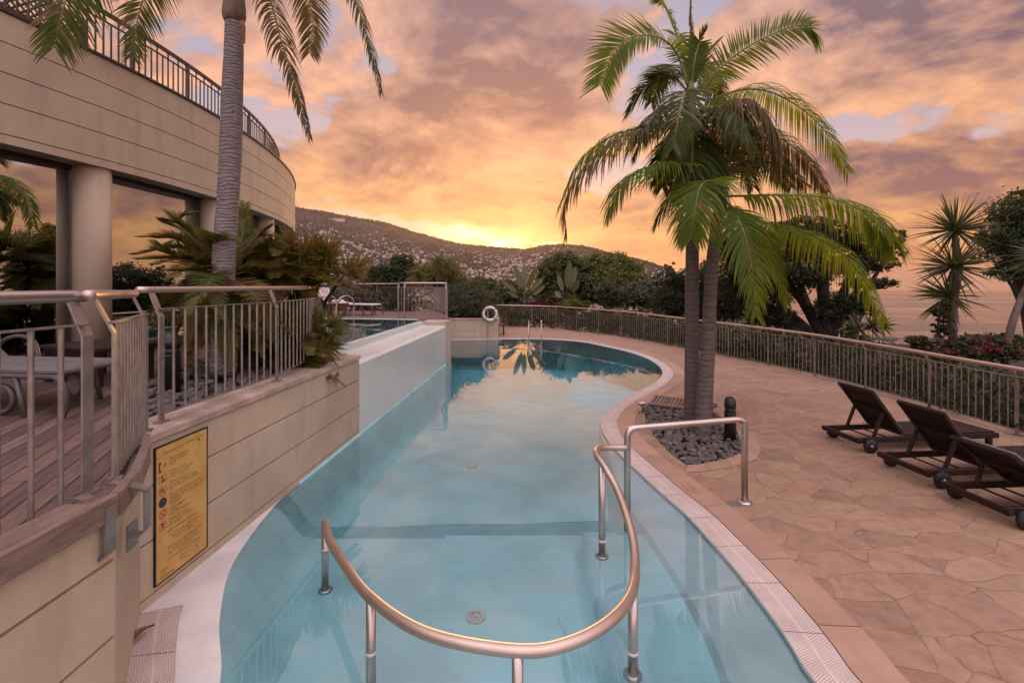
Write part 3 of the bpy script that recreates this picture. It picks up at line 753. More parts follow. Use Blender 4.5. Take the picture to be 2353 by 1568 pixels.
# ------------------------------------------------------------------ retaining wall with the sign
def wall_run(b, pts, zs, thick, inward, gap=.014, core=1):
    # stacked rendered courses with recessed joints; pts = plan polyline of the face
    inn = [Vector(p) + inward * thick for p in pts]
    for z0, z1 in zip(zs[:-1], zs[1:]):
        poly = [(p.x, p.y) for p in pts] + [(p.x, p.y) for p in reversed(inn)]
        b.prism(poly, z0 + (gap / 2 if z0 > -.5 else 0), z1 - gap / 2, 0)
        rec = [Vector(p) + inward * .016 for p in pts]
        poly2 = [(p.x, p.y) for p in rec] + [(p.x, p.y) for p in reversed([Vector(p) + inward * (thick - .02) for p in pts])]
        b.prism(poly2, z1 - gap / 2 - .001, z1 + gap / 2 + .001, 1)
ZC = [-.6, .067, .466, .866, 1.19]
rw = thing('retaining_wall', 'cream rendered retaining wall with horizontal joints beside the pool, carrying the yellow notice', 'wall', tuple(wall_pt(5.2)))
b = MB(); wall_run(b, [WA + wdir * .0, wall_pt(7.17)], ZC, .30, -wnor); b.build('courses', [M['stucco'], M['stucco_dark']], rw)
b = MB()
cop = [wall_pt(3.30, .025), wall_pt(7.17, .025), wall_pt(7.17, -.38), wall_pt(3.62, -.38), wall_pt(3.42, -.2)]
b.prism([(p.x, p.y) for p in cop], 1.197, 1.25, 0); b.build('coping', M['coping'], rw)
# near wall under the deck
nw = thing('deck_wall', 'cream rendered near wall below the timber deck edge, with a lit return face', 'wall', (JB.x, 1.8, 0))
b = MB(); ZN = [-.6, .11, .51, .915, 1.15]
wall_run(b, [Vector((JB.x, -1.0, 0)), Vector((JB.x, JB.y - .003, 0))], ZN, .28, Vector((-1, 0, 0)), .02)
b.build('courses', [M['stucco'], M['stucco_dark']], nw)
jd = (WA - JB).normalized(); jn = Vector((-jd.y, jd.x, 0)); jn = jn if jn.x < 0 else -jn
b = MB(); q = [JB + jd * .006, WA + jd * -.004]
b.prism([(q[0].x, q[0].y), (q[1].x, q[1].y), (q[1].x + jn.x * .2, q[1].y + jn.y * .2), (q[0].x + jn.x * .2, q[0].y + jn.y * .2)], -.6, 1.15)
b.build('return_face', M['stucco'], nw)
# timber fascia of the deck edge, bending round to the return
fa = thing('deck_fascia', 'weathered grey timber beam capping the near wall along the deck edge', 'timber beam', (JB.x, 1.9, 1.15))
b = MB(); b.box((JB.x + .015, .70, 1.205), (.05, 3.36, .125), bev=.006); b.build('edge_board', M['teak_grey'], fa)
b = MB(); pts = [JB + Vector((.015, -.02, 0)), JB + jd * .30 + jn * -.05, WA - jd * .25 + jn * -.055, WA + jn * -.0 + wdir * .05]
b.bar([Vector((p.x, p.y, 1.205)) for p in pts], .125, .05, (0, 0, 1)); b.build('nosing_board', M['teak_grey'], fa)
b = MB(); b.box((JB.x - .06, .65, ZD + .004), (.13, 3.2, .012)); b.build('border_plank', M['teak_grey'], fa)
# weir wall between the two pools
ww = thing('weir_wall', 'white painted overflow wall between upper and lower pool', 'wall', tuple(wall_pt(10.4)))
b = MB(); y0, y1 = 7.185, 13.62
pr = [(0, -.6), (0, 1.10), (-.05, 1.16), (-.42, 1.145), (-.60, 1.16), (-.615, 1.27), (-.70, 1.275), (-.70, -.6)]
def prof_run(b, pr, y0, y1, w0, w1, n, mi=0):
    vs = []; k = len(pr)
    for i in range(n + 1):
        y = y0 + (y1 - y0) * i / n; s = w0 + (w1 - w0) * i / n
        for (o_, z) in pr: vs.append(wall_pt(y, o_ * s, z))
    fs = []
    for i in range(n):
        for j in range(k - 1): fs.append((i * k + j, (i + 1) * k + j, (i + 1) * k + j + 1, i * k + j + 1))
    fs.append(tuple(range(k))); fs.append(tuple(n * k + j for j in reversed(range(k))))
    b.add(vs, fs, mi)
prof_run(b, pr, y0, y1, 1.06, 1.12, 8); b.build('weir_face', M['wet_white'], ww)
b = MB(); p0 = wall_pt(13.64, .012); p1 = wall_pt(14.3, .012)
b.prism([(p0.x, p0.y), (p1.x, p1.y), (p1.x - .72, p1.y + .02), (p0.x - .72, p0.y + .02)], -.6, 1.262, 0); b.build('end_pier', M['stucco'], ww)
b = MB(); q = wall_pt(7.55, -.55, 1.20); b.box(q, (.34, .16, .012), math.radians(20)); b.build('steel_flap', M['steel'], ww)
b = MB(); q = wall_pt(7.0, -.52, 1.195); b.box((q.x, q.y + .45, 1.10), (.28, .62, .1), math.radians(-3)); b.build('channel_end', M['coping'], ww)
# low cross wall at the far end with its planting bed
lw = thing('planter_wall', 'low cream wall closing the far left end of the pool, below the bushes', 'wall', (-2.0, 20.3, 0))
b = MB(); wall_run(b, [Vector((-3.6, 20.32, 0)), Vector((-.64, 20.24, 0))], [-.6, .33, .80], .28, Vector((0, 1, 0)), .012)
b.build('courses', [M['stucco'], M['stucco_dark']], lw)
b = MB(); b.prism([(-3.6, 20.30), (-.625, 20.22), (-.625, 20.55), (-3.6, 20.62)], .806, .86); b.build('coping', M['coping'], lw)
b = MB(); b.prism([(-.915, 20.53), (-.64, 20.53), (-.64, 24.0), (-.915, 24.0)], -.6, .80); b.build('side_face', M['stucco'], lw)
MB().prism([(-3.6, 20.6), (-.92, 20.55), (-.92, 26), (-3.6, 26)], .5, .74).build('planter_soil', M['soil'], kind='structure')
# support for the upper level seen from the side
MB().prism([(-2.15, 14.32), (-2.12, 15.28), (-2.52, 17.2), (-3.45, 20.3), (-3.9, 20.3), (-3.2, 17), (-2.7, 15), (-2.7, 14.32)], -.6, ZD - .11).build('terrace_retaining_side', M['stucco'], kind='structure')

# ================================================================== RAILINGS
def railing(name, label, pts, h, inward, posts, group, bal=.13, rr=.028, low=.075, top=.18, setin=.10, rail_ext=(0, 0), balr=.0085, mats=None, deckfoot=False, hr=None, postw=.055):
    mt = mats or (M['bronze'], M['steel_post'])
    pts = [Vector(p) for p in pts]; L = [0]
    for i in range(1, len(pts)): L.append(L[-1] + (pts[i] - pts[i - 1]).length)
    def at(s):
        s = max(0, min(L[-1], s)); k = 0
        while k < len(L) - 2 and L[k + 1] < s: k += 1
        t = (s - L[k]) / max(1e-9, L[k + 1] - L[k]); p = pts[k].lerp(pts[k + 1], t)
        d = (pts[min(k + 2, len(pts) - 1)] - pts[max(k - 0, 0)]); d.z = 0; d.normalize()
        return p, d
    hf = h if callable(h) else (lambda p: h)
    t = thing(name, label, 'railing', tuple(pts[0]), group)
    def side(d): return Vector((-d.y, d.x, 0)) * inward
    n = max(2, int(L[-1] / .25)); rail = []
    for i in range(n + 1):
        p, d = at(L[-1] * i / n); rail.append(p + side(d) * setin + Vector((0, 0, hf(p) - rr)))
    if rail_ext[0]: rail.insert(0, rail[0] + (rail[0] - rail[1]).normalized() * rail_ext[0])
    if rail_ext[1]: rail.append(rail[-1] + (rail[-1] - rail[-2]).normalized() * rail_ext[1])
    b = MB(); b.tube(rail, rr, 14); b.build('handrail', hr or mt[0], t)
    for s in posts:
        p, d = at(s); q = side(d); H = hf(p); b = MB()
        b.bar([p + Vector((0, 0, .0)), p + Vector((0, 0, H - top - .06)), p + q * setin * .9 + Vector((0, 0, H - rr * 1.6))], postw, .012, q if False else d if False else q.cross(Vector((0, 0, 1))))
        b.box(p + Vector((0, 0, .005)), (.09, .07, .01), math.atan2(d.y, d.x)); b.build('post', mt[1], t)
    ends = sorted(posts); ends = ([0] if ends[0] > .05 else []) + ends + ([L[-1]] if ends[-1] < L[-1] - .05 else [])
    for a, c in zip(ends[:-1], ends[1:]):
        b = MB(); k = max(1, int(round((c - a) / bal)))
        if not deckfoot:
            b.bar([at(a + (c - a) * i / 6)[0] + Vector((0, 0, low)) for i in range(7)], .035, .010, (0, 0, 1) if False else Vector((0, 0, 1)).cross((at(c)[0] - at(a)[0]).normalized()))
        b.bar([at(a + (c - a) * i / 6)[0] + Vector((0, 0, hf(at(a)[0]) - top)) for i in range(7)], .035, .010, Vector((0, 0, 1)).cross((at(c)[0] - at(a)[0]).normalized()))
        for i in range(1, k):
            p, d = at(a + (c - a) * i / k); b.tube([p + Vector((0, 0, 0.0 if deckfoot else low)), p + Vector((0, 0, hf(p) - top))], balr, 6, cap=False)
        b.build('baluster_panel', mt[1], t)
    return t
# lower terrace fence
def fence_h(p): return 1.09 + .15 * sstep(7, 26, p.y)
Lf = 0; fs = []
for i in range(1, len(Fence)): Lf += (Fence[i] - Fence[i - 1]).length
tot = Lf; post_s = []
s = .35
while s < tot: post_s.append(s); s += 1.55
railing('terrace_fence', 'long curved metal fence with round handrail along the seaward edge of the stone terrace', Fence, fence_h, 1, post_s, 'metal railings', rr=.036, bal=.13)
# upper deck railings on the left
RA = [Vector((-2.26, -.6, ZD)), Vector((-2.225, 2.40, ZD))]
railing('deck_railing', 'nearest steel railing on the timber deck, cut by the left edge of the photo', RA, 1.065, 1, [.2, 1.6, 2.985], 'metal railings', rr=.033, bal=.135, deckfoot=True, rail_ext=(0, .06), balr=.0125, hr=M['steel'], setin=.09, postw=.06)
RB = [Vector((-2.21, 2.52, ZD)), Vector((-2.76, 3.44, ZD - .01))]
railing('deck_railing', 'short angled railing panel at the deck corner left of the yellow notice', RB, 1.065, 1, [.03, 1.07], 'metal railings', rr=.030, bal=.085, deckfoot=True, balr=.0115, setin=.09, postw=.06, rail_ext=(.07, .10))
RC = [wall_pt(3.62, -.17, 1.25), wall_pt(5.22, -.16, 1.25), Vector((-2.82, 6.3, 1.25)), Vector((-3.15, 7.6, 1.25))]
railing('wall_railing', 'steel railing standing on the wall coping in front of the cycads', RC, 1.09, 1, [.02, 1.6, 4.03], 'metal railings', rr=.027, bal=.125, balr=.0105, setin=.09, low=.07, rail_ext=(.09, 0))
# upper terrace railings
railing('upper_railing', 'straight railing bay beside the white lounger across the upper pool', [Vector((-3.78, 15.05, 1.25)), Vector((-2.16, 15.05, 1.25))], 1.20, 1, [.02, .22, 1.6], 'metal railings', rr=.03, setin=.06)
railing('upper_railing', 'railing running away from the upper pool corner towards the bushes', [Vector((-2.14, 15.12, 1.25)), Vector((-2.5, 17.1, 1.25)), Vector((-3.55, 20.4, 1.25))], 1.2, 1, [.05, 2.0, 3.8, 5.4], 'metal railings', rr=.03, setin=.06)
railing('upper_railing', 'distant curved railing behind the clipped hedge of the upper terrace', catmull([Vector((-3.6, 20.6, 1.25)), Vector((-6, 22.6, 1.25)), Vector((-9, 23.2, 1.25)), Vector((-13.5, 22.4, 1.25))], 24), 1.2, 1, [.1, 2, 4, 6, 8, 10.2], 'metal railings', rr=.03, setin=.06)
# brackets hooking the two deck railings to the fascia
def hook(p, outd, label):
    t = thing('railing_bracket', label, 'bracket', (p.x, p.y, 0.95), 'railing brackets')
    o_ = Vector(outd).normalized(); up = Vector((0, 0, 1)); sd = o_.cross(up)
    b = MB(); b.bar([p + up * .03, p + up * .0 + o_ * .0, p + o_ * .172 + up * -.05, p + o_ * .172 + up * -.27, p + o_ * .14 + up * -.30, p + o_ * .10 + up * -.30], .06, .012, sd); b.build('arm', M['steel_post'], t)
    b = MB(); b.box(p + o_ * .100 + up * -.30, (.10, .012, .14), math.atan2(sd.y, sd.x)); b.build('fixing_plate', M['steel_post'], t)
hook(Vector((-2.222, 2.33, ZD + .005)), (1, -.05, 0), 'flat steel bracket hooked over the deck edge under the nearer rail end')
hook(Vector((-2.205, 2.50, ZD + .005)), (.95, .25, 0), 'flat steel bracket hooked over the deck edge under the angled rail end')

# ================================================================== HOTEL BUILDING
ZB, ZT = 4.0, 5.54
bd_ = thing('hotel_building', 'curved cream hotel wing with a grooved parapet band over tall tinted windows', 'building', tuple(fac(0, -2)))
angs = np.linspace(-.75, .95, 110)
def arc_band(b, r0, r1, z0, z1, mi=0, angs=angs):
    n = len(angs); vs = []
    for a in angs:
        vs += [fac(a, r0, z0), fac(a, r0, z1), fac(a, r1, z1), fac(a, r1, z0)]
    fs = []
    for i in range(n - 1):
        for j in range(4): fs.append((i * 4 + j, (i + 1) * 4 + j, (i + 1) * 4 + (j + 1) % 4, i * 4 + (j + 1) % 4))
    fs.append((0, 1, 2, 3)); fs.append(tuple((n - 1) * 4 + k for k in (3, 2, 1, 0)))
    b.add(vs, fs, mi)
# groove heights follow the photo: narrow sill course then four equal courses
gz = [ZB, ZB + .115, ZB + .475, ZB + .835, ZB + 1.19, ZT]
b = MB()
for z0, z1 in zip(gz[:-1], gz[1:]): arc_band(b, 0, -.30, z0 + .006, z1 - .006)
for z in gz[1:-1]: arc_band(b, -.02, -.28, z - .006, z + .006, 1)
b.build('facade_band', [M['facade'], M['dark_rail']], bd_)
b = MB(); arc_band(b, .03, -.33, ZT, ZT + .035); b.build('parapet_cap', M['dark_rail'], bd_)
b = MB(); arc_band(b, -.305, -1.1, ZB + .09, ZB + .2); b.build('soffit', M['facade'], bd_)
b = MB(); arc_band(b, -.1, -6.0, ZT - .25, ZT - .1); b.build('roof_slab', M['coping'], bd_)
b = MB(); arc_band(b, -.45, -8, ZD - .3, ZD + .05); b.build('floor_slab', M['coping'], bd_)
b = MB(); arc_band(b, -6.0, -6.2, ZD, ZB + .2); b.build('room_back_wall', M['interior'], bd_)
PITCH = math.radians(9.6); A0 = math.radians(-7.8)
cols_a = [A0 + PITCH * k for k in range(-3, 6)]
for a in cols_a:
    b = MB(); b.lathe(fac(a, -.25, 0), [(.215, ZD), (.215, ZB + .1)], 28); b.build('column', M['facade'], bd_)
for a, c in zip(cols_a[:-1], cols_a[1:]):
    fr = MB(); rr_ = -.40; wz = ZB + .085
    pa, pc = fac(a + .0, rr_), fac(c, rr_); d = (pc - pa).normalized(); n_ = Vector((d.y, -d.x, 0))
    s0 = pa + d * .13; s1 = pc - d * .13
    ang = math.atan2(d.y, d.x)
    for q in (s0, s1): fr.box(q + Vector((0, 0, (ZD + wz) / 2)), (.075, .10, wz - ZD), ang)
    mid = (s0 + s1) / 2; ln = (s1 - s0).length - .076
    fr.box(mid + Vector((0, 0, wz - .06)), (ln, .10, .12), ang); fr.box(mid + Vector((0, 0, ZD + .10)), (ln, .10, .14), ang)
    w_ = fr.build('window', M['frame'], bd_)
    p = MB(); p.box(mid + Vector((0, 0, (ZD + .16 + wz - .11) / 2)), (ln, .016, wz - .11 - ZD - .16), ang); p.build('pane', M['glass'], w_)
# a strip of wall below the windows
# roof terrace railing
RRa = np.linspace(-.62, .62, 90); rr_pts = [fac(a, -.46, ZT) for a in RRa]
t = thing('roof_railing', 'dark brown baluster railing round the hotel roof terrace', 'railing', tuple(rr_pts[45]), 'metal railings')
RH = .92
b = MB(); b.bar([p + Vector((0, 0, RH)) for p in rr_pts], .055, .05, (0, 0, 1)); b.build('handrail', M['dark_rail'], t)
b = MB(); b.bar([p + Vector((0, 0, RH - .13)) for p in rr_pts], .022, .022, (0, 0, 1)); b.build('second_rail', M['dark_rail'], t)
b = MB(); b.bar([p + Vector((0, 0, .10)) for p in rr_pts], .025, .025, (0, 0, 1)); b.build('bottom_rail', M['dark_rail'], t)
nb = int((RRa[-1] - RRa[0]) * (BR - .46) / .118); panel = MB()
for i in range(nb + 1):
    a = RRa[0] + (RRa[-1] - RRa[0]) * i / nb; p = fac(a, -.46, ZT)
    if i % 10 == 5:
        if panel.v: panel.build('baluster_panel', M['dark_rail'], t); panel = MB()
        q = MB(); q.box(p + Vector((0, 0, RH / 2)), (.05, .05, RH), a); q.build('post', M['dark_rail'], t)
    else:
        panel.box(p + Vector((0, 0, (.1 + (RH if i % 2 else RH - .13)) / 2)), (.018, .018, (RH if i % 2 else RH - .13) - .1), a)
panel.build('baluster_panel', M['dark_rail'], t)
def lattice(pa, pc, z0, z1, label):
    t = thing('lattice_panel', label, 'trellis', tuple((pa + pc) / 2 + Vector((0, 0, z0))), 'roof trellis panels')
    L = (pc - pa).length; d = (pc - pa).normalized(); H = z1 - z0
    b = MB()
    for za, zb in ((z0, z0), (z1, z1)): b.bar([pa + Vector((0, 0, za)), pc + Vector((0, 0, zb))], .06, .03, (0, 0, 1))
    for q in (pa, pc): b.box(q + Vector((0, 0, (z0 + z1) / 2 - .15)), (.05, .05, H + .3), math.atan2(d.y, d.x))
    b.build('frame', M['dark_rail'], t); b = MB(); st = .105; k = -int(H / st)
    while k * st < L:
        for sg in (1, -1):
            x0, x1 = k * st, k * st + H; a0, a1 = max(0, x0), min(L, x1)
            if a1 - a0 > .03:
                u0, u1 = (a0 - x0), (a1 - x0)
                zz0, zz1 = (z0 + u0, z0 + u1) if sg > 0 else (z1 - u0, z1 - u1)
                b.bar([pa + d * a0 + Vector((0, 0, zz0)), pa + d * a1 + Vector((0, 0, zz1))], .03, .01 + .004 * sg, d.cross(Vector((0, 0, 1))).cross((d * (a1 - a0) + Vector((0, 0, zz1 - zz0))).normalized()))
        k += 1
    b.build('slats', M['dark_rail'], t)
lattice(fac(-.26, -1.0), fac(-.10, -1.0), ZT + .55, ZT + .92, 'wide brown trellis panel behind the roof railing at the top left corner')
lattice(fac(.085, -.8), fac(.125, -.8), ZT + .22, ZT + .36, 'small brown trellis scrap low behind the middle of the roof railing')

# ================================================================== POOL HANDRAILS
st, bz = M['steel'], M['bronze']
hr = thing('handrail', 'looping brushed steel handrail standing in the shallow water in front', 'handrail', (0, 3, -.3))
path = [(-1.70, 4.13, .16), (-1.667, 4.06, .225), (-1.50, 3.74, .262), (-1.24, 3.36, .295), (-.905, 2.92, .345), (-.48, 2.56, .392), (.03, 2.42, .408), (.32, 2.47, .412), (.57, 2.64, .405), (.76, 2.90, .382), (.865, 3.2, .385), (.918, 3.5, .45), (.912, 3.9, .575), (.845, 4.15, .695), (.806, 4.32, .738), (.86, 4.50, .737), (1.0, 4.60, .712), (1.175, 4.655, .690)]
b = MB(); b.tube(catmull(path, 110), .033, 16); b.build('rail', bz, hr)
def floor_z(x, y):
    i = int(np.clip((x - gx[0]) / .06, 0, nx - 1)); j = int(np.clip((y - gy[0]) / .06, 0, ny - 1)); return -float(dep[j, i])
for (x, y, zt) in ((-1.667, 4.06, .20), (-.905, 2.92, .33), (.03, 2.42, .39), (.775, 2.92, .37), (.83, 4.2, .70)):
    zf = floor_z(x, y); b = MB(); b.tube([(x, y, zf), (x, y, zt)], .031, 14); p_ = b.build('post', st, hr)
    b = MB(); b.lathe((x, y, 0), [(.0325, -.012), (.0345, -.008), (.0345, .004), (.0325, .008)], 16); b.build('collar', M['ring'], p_)
    b = MB(); b.lathe((x, y, zf + .002), [(.06, 0), (.06, .008), (.034, .018)], 18); b.build('base_flange', st, p_)
hp = thing('handrail', 'square hoop handrail with one foot in the pool and one on the stone deck', 'handrail', (2.5, 4.9, 0))
p0 = Vector((1.18, 4.66, 0)); p1 = Vector((2.52, 4.93, 0)); b = MB(); hz = .905
pts = [p0 + Vector((0, 0, floor_z(p0.x, p0.y)))]
def corner(pa, pb, pc, r, n=6):
    pa, pb, pc = map(Vector, (pa, pb, pc)); a = pb + (pa - pb).normalized() * r; c = pb + (pc - pb).normalized() * r
    return [a.lerp(pb, t).lerp(pb.lerp(c, t), t) for t in [i / n for i in range(n + 1)]]
tA = p0 + Vector((0, 0, hz - .02)); tB = p1 + Vector((0, 0, hz))
pts += corner(p0, tA, tB, .10) + corner(tA, tB, p1, .10) + [p1]
b.tube(pts, .034, 16); b.build('rail', st, hp)
b = MB(); b.lathe(p1, [(.075, .001), (.075, .01), (.037, .025)], 20); b.build('base_flange', st, hp)
b = MB(); b.lathe(p0, [(.0355, -.012), (.0375, -.008), (.0375, .004), (.0355, .008)], 16); b.build('collar', M['ring'], hp)
# pool ladders
def ladder_rail(b, pa, pb, out, z0, h, dz):
    # hoop from the deck point pa, over and down into the water at pb
    pa = Vector(pa); pb = Vector(pb); top = h
    b.tube(catmull([pa + Vector((0, 0, z0)), pa + Vector((0, 0, z0 + top * .75)), pa.lerp(pb, .2) + Vector((0, 0, z0 + top * .97)), pa.lerp(pb, .55) + Vector((0, 0, z0 + top)), pa.lerp(pb, .85) + Vector((0, 0, z0 + top * .8)), pb + Vector((0, 0, z0 + top * .3)), pb + Vector((0, 0, z0)), pb + Vector((0, 0, z0 - dz))], 40), .021, 10)
lad = thing('pool_ladder', 'chrome pool ladder at the far end of the large pool', 'pool ladder', (1.0, 20.1, 0), 'pool ladders')
for px in (1216, 1244.5):
    q = G(px, 774.5); e_ = G(px - 2.5, 779.5); b = MB(); ladder_rail(b, (q.x, q.y + .25, 0), (e_.x, e_.y - .22, 0), None, 0, .76, .9); b.build('rail', st, lad)
for z in (-.3, -.55): b = MB(); b.box(((G(1230, 780).x), G(1230, 780).y - .2, z), (.52, .07, .03)); b.build('tread', st, lad)
lad = thing('pool_ladder', 'chrome ladder hoops at the far side of the upper pool', 'pool ladder', (-5.3, 14.6, ZD), 'pool ladders')
for x in (-5.70, -5.14):
    b = MB(); ladder_rail(b, (x, 14.78, 0), (x - .38, 14.2, 0), None, ZD, .74, .6); b.build('rail', st, lad)
for z in (1.0, .75): b = MB(); b.box((-5.8, 14.22, z), (.55, .07, .03)); b.build('tread', st, lad)

# floor drains and wall lights
t = thing('floor_drain', 'round pale drain cover with three holes on the shallow pool floor', 'drain', (-.297, 3.74, -.34), 'pool floor fittings')
z = floor_z(-.297, 3.74); b = MB(); b.lathe((-.297, 3.74, z), [(.086, .0), (.086, .010), (.070, .016), (.064, .010), (.054, .010), (.052, .018)], 32); b.build('cover', M['drain'], t)
b = MB()
for k in range(3): a = 2 * PI * k / 3 + .6; b.lathe((-.297 + .032 * math.cos(a), 3.74 + .032 * math.sin(a), z + .0185), [(.007, 0), (.006, .001)], 10)
b.build('screw_holes', M['black'], t)
t = thing('floor_drain', 'second drain cover, smaller and further out in the deeper water', 'drain', (-.6, 7.1, -.5), 'pool floor fittings')
q = G(1083, 1059, -.5); z = floor_z(q.x, q.y); b = MB(); b.lathe((q.x, q.y, z), [(.10, 0), (.10, .03), (.08, .035)], 28); b.build('cover', M['drain'], t)
for (px, py) in ((866, 981), (944, 909), (1001, 863)):
    X_Y = (px - 1176) / F0; Y = (-2.669 - .0665 * 3.266 - 0) / (X_Y - .0665)
    q = wall_pt(Y, .004, HC - (py - YH) / F0 * Y)
    t = thing('pool_light', 'unlit round underwater lamp set in the pool side below the white wall', 'pool light', tuple(q), 'underwater lamps')
    b = MB(); mm = Matrix.Rotation(PI / 2, 3, 'Y'); b.lathe(q, [(.085, 0), (.085, .012), (.06, .02)], 24, M=mm); b.build('rim', M['steel'], t)
    b = MB(); b.lathe(q + wnor * .003, [(.058, .012), (.04, .024)], 20, M=mm); b.build('lens', M['pool_step'], t)

# near-left grate with a dead leaf
ga = [G(421.6, 1389.4), G(414, 1415), G(410, 1441), G(404, 1500), G(400, 1568), Vector((-1.80, 2.3, 0)), Vector((-1.45, 1.7, 0))]
gb = [G(319.6, 1410.6), G(311, 1433), G(303.5, 1457), G(288, 1513), G(277, 1568), Vector((-1.98, 2.26, 0)), Vector((-1.7, 1.55, 0))]
b = MB(); b.strip([p + Vector((0, 0, .006)) for p in catmull(ga, 24)], [p + Vector((0, 0, .006)) for p in catmull(gb, 24)])
tag(b.build('overflow_grate', M['grate']), 'short perforated grate at the near left wall foot, a dead leaf on it', 'drain grate', 'pool overflow grates')
q = G(313, 1471); b = MB(); pts = []; vs = []; fs = []
for i in range(9):
    t_ = i / 8; w = .033 * math.sin(PI * min(1, t_ * 1.05 + .04)) ** .8; c = q + Vector((-.018 + .06 * t_, -.09 + .19 * t_, .012 + .03 * math.sin(t_ * 3.0) + .01 * t_))
    vs += [c + Vector((-w, w * .3, .012)), c, c + Vector((w, -w * .3, .016))]
for i in range(8):
    for j in range(2): fs.append((i * 3 + j, i * 3 + j + 1, (i + 1) * 3 + j + 1, (i + 1) * 3 + j))
b.add(vs, fs, 0, True); b.tube([vs[1], q + Vector((-.03, -.12, .008))], .002, 5)
tag(b.build('fallen_leaf', M['dead_leaf']), 'curled brown dead leaf lying on the near left grate', 'leaf')

# ================================================================== NOTICE BOARD
sy0, sy1, sz0, sz1 = 3.375, 3.905, .11, 1.14
sgn = thing('notice_board', 'yellow pool rules notice in three languages screwed to the cream wall', 'sign', tuple(wall_pt(3.64, .01, .62)))
s_o = wall_pt(sy0, .0, sz0); SW, SH = (wall_pt(sy1) - wall_pt(sy0)).length, sz1 - sz0
MT = Matrix((( wdir.x, 0, wnor.x, s_o.x), (wdir.y, 0, wnor.y, s_o.y), (0, 1, 0, s_o.z), (0, 0, 0, 1)))
def sbox(b, u0, v0, u1, v1, d0, d1, mi=0):
    b.add([MT @ Vector((u, v, d)) for d in (d0, d1) for (u, v) in ((u0, v0), (u1, v0), (u1, v1), (u0, v1))], [(3, 2, 1, 0), (4, 5, 6, 7), (0, 1, 5, 4), (1, 2, 6, 5), (2, 3, 7, 6), (3, 0, 4, 7)], mi)
b = MB(); sbox(b, .006, .006, SW - .006, SH - .006, .002, .014); b.build('board', M['sign'], sgn)
b = MB()
for q in ((0, 0, SW, .008), (0, SH - .008, SW, SH), (0, .0085, .008, SH - .0085), (SW - .008, .0085, SW, SH - .0085)): sbox(b, *q, .0, .019)
b.build('frame', M['black'], sgn)
def text_mesh(lines, name, mat, MT, parent, depth=.0155):
    V = []; Fc = []
    for (txt, u, v, size, al) in lines:
        cu = bpy.data.curves.new('t', 'FONT'); cu.body = txt; cu.size = size; cu.align_x = al; cu.resolution_u = 2
        ob = bpy.data.objects.new('t', cu); COL.objects.link(ob)
        dg = bpy.context.evaluated_depsgraph_get(); me = bpy.data.meshes.new_from_object(ob.evaluated_get(dg))
        b0 = len(V); V += [MT @ Vector((p.co.x + u, p.co.y + v, depth)) for p in me.vertices]; Fc += [tuple(i + b0 for i in p.vertices) for p in me.polygons]
        bpy.data.objects.remove(ob); bpy.data.curves.remove(cu); bpy.data.meshes.remove(me)
    b = MB(); b.add(V, Fc); return b.build(name, mat, parent)
def uvp(u, v): return (u * SW, (1 - v) * SH)
L1 = []
def blk(u, v, lines, size=.0195, al='LEFT', dv=.0225):
    for i, s_ in enumerate(lines): x, y = uvp(u, v + i * dv); L1.append((s_, x, y, size, al))
blk(.25, .125, ['Número de emergência', 'Emergency telephone', 'Notruf'])
blk(.25, .222, ['Chuveiro na piscina', 'Compulsory pool shower first', 'Duschen vor dem Baden'])
blk(.25, .305, ['Proibido comer e fumar', 'No smoking, no eating, no drinking', 'Rauchen, Essen und Trinken verboten'])
blk(.25, .395, ['Não há nadador, respeite as regras todas', 'No lifeguard on duty, children must be watched', 'Kein Bademeister, Kinder nicht allein lassen', 'beaufsichtigen'])
blk(.25, .500, ['Proibido mergulhar', 'No diving', 'Nicht ins Wasser springen'])
blk(.25, .580, ['Proibido jogar à bola', 'No ball games in the water', 'Kein Ballspielen'])
blk(.50, .662, ['AVISO / WARNING / ACHTUNG'], .0215, 'CENTER')
blk(.52, .697, ['Piso molhado, tenha cuidado ao andar', 'Please take care, slippery floor', 'Vorsicht, nasser Boden'], .0195, 'CENTER')
blk(.55, .785, ['A gerência não se responsabiliza por objetos', 'perdidos ou deixados na piscina', 'The hotel is not responsible for lost items', 'left near the pool', 'Keine Haftung für verlorene Gegenstände'], .0195, 'CENTER')
blk(.44, .915, ['Cloro:', 'Temp:'], .026, 'LEFT', .028); blk(.74, .905, ['pH:', '°C'], .026, 'LEFT', .030)
blk(.10, .925, ['Piscina', 'Pool', 'Schwimmbad'], .024, 'LEFT', .0255)
blk(.79, .098, ['9'], .055)
text_mesh(L1, 'lettering', M['print'], MT, sgn)
L2 = [('Cleaning Pool', *uvp(.12, .072), .036, 'LEFT'), ('Quinta & Mar', *uvp(.54, .062), .036, 'LEFT')]
text_mesh(L2, 'faded_heading', M['print_faded'], MT, sgn, .0152)
L3 = [('50:00', *uvp(.71, .155), .034, 'LEFT'), ('20:00', *uvp(.71, .185), .034, 'LEFT'), ('1,5', *uvp(.62, .915), .028, 'LEFT'), ('28,2', *uvp(.60, .945), .028, 'LEFT'), ('7,4', *uvp(.84, .893), .024, 'LEFT')]
text_mesh(L3, 'number_stickers', M['print_pale'], MT, sgn, .0158)
def ringmesh(b, u, v, r0, r1, d=.0156, n=28):
    x, y = uvp(u, v); vs = []
    for k in range(n): a = 2 * PI * k / n; vs += [MT @ Vector((x + r * math.cos(a), y + r * math.sin(a), d)) for r in (r0, r1)]
    b.add(vs, [(2 * k, 2 * k + 1, 2 * ((k + 1) % n) + 1, 2 * ((k + 1) % n)) for k in range(n)])
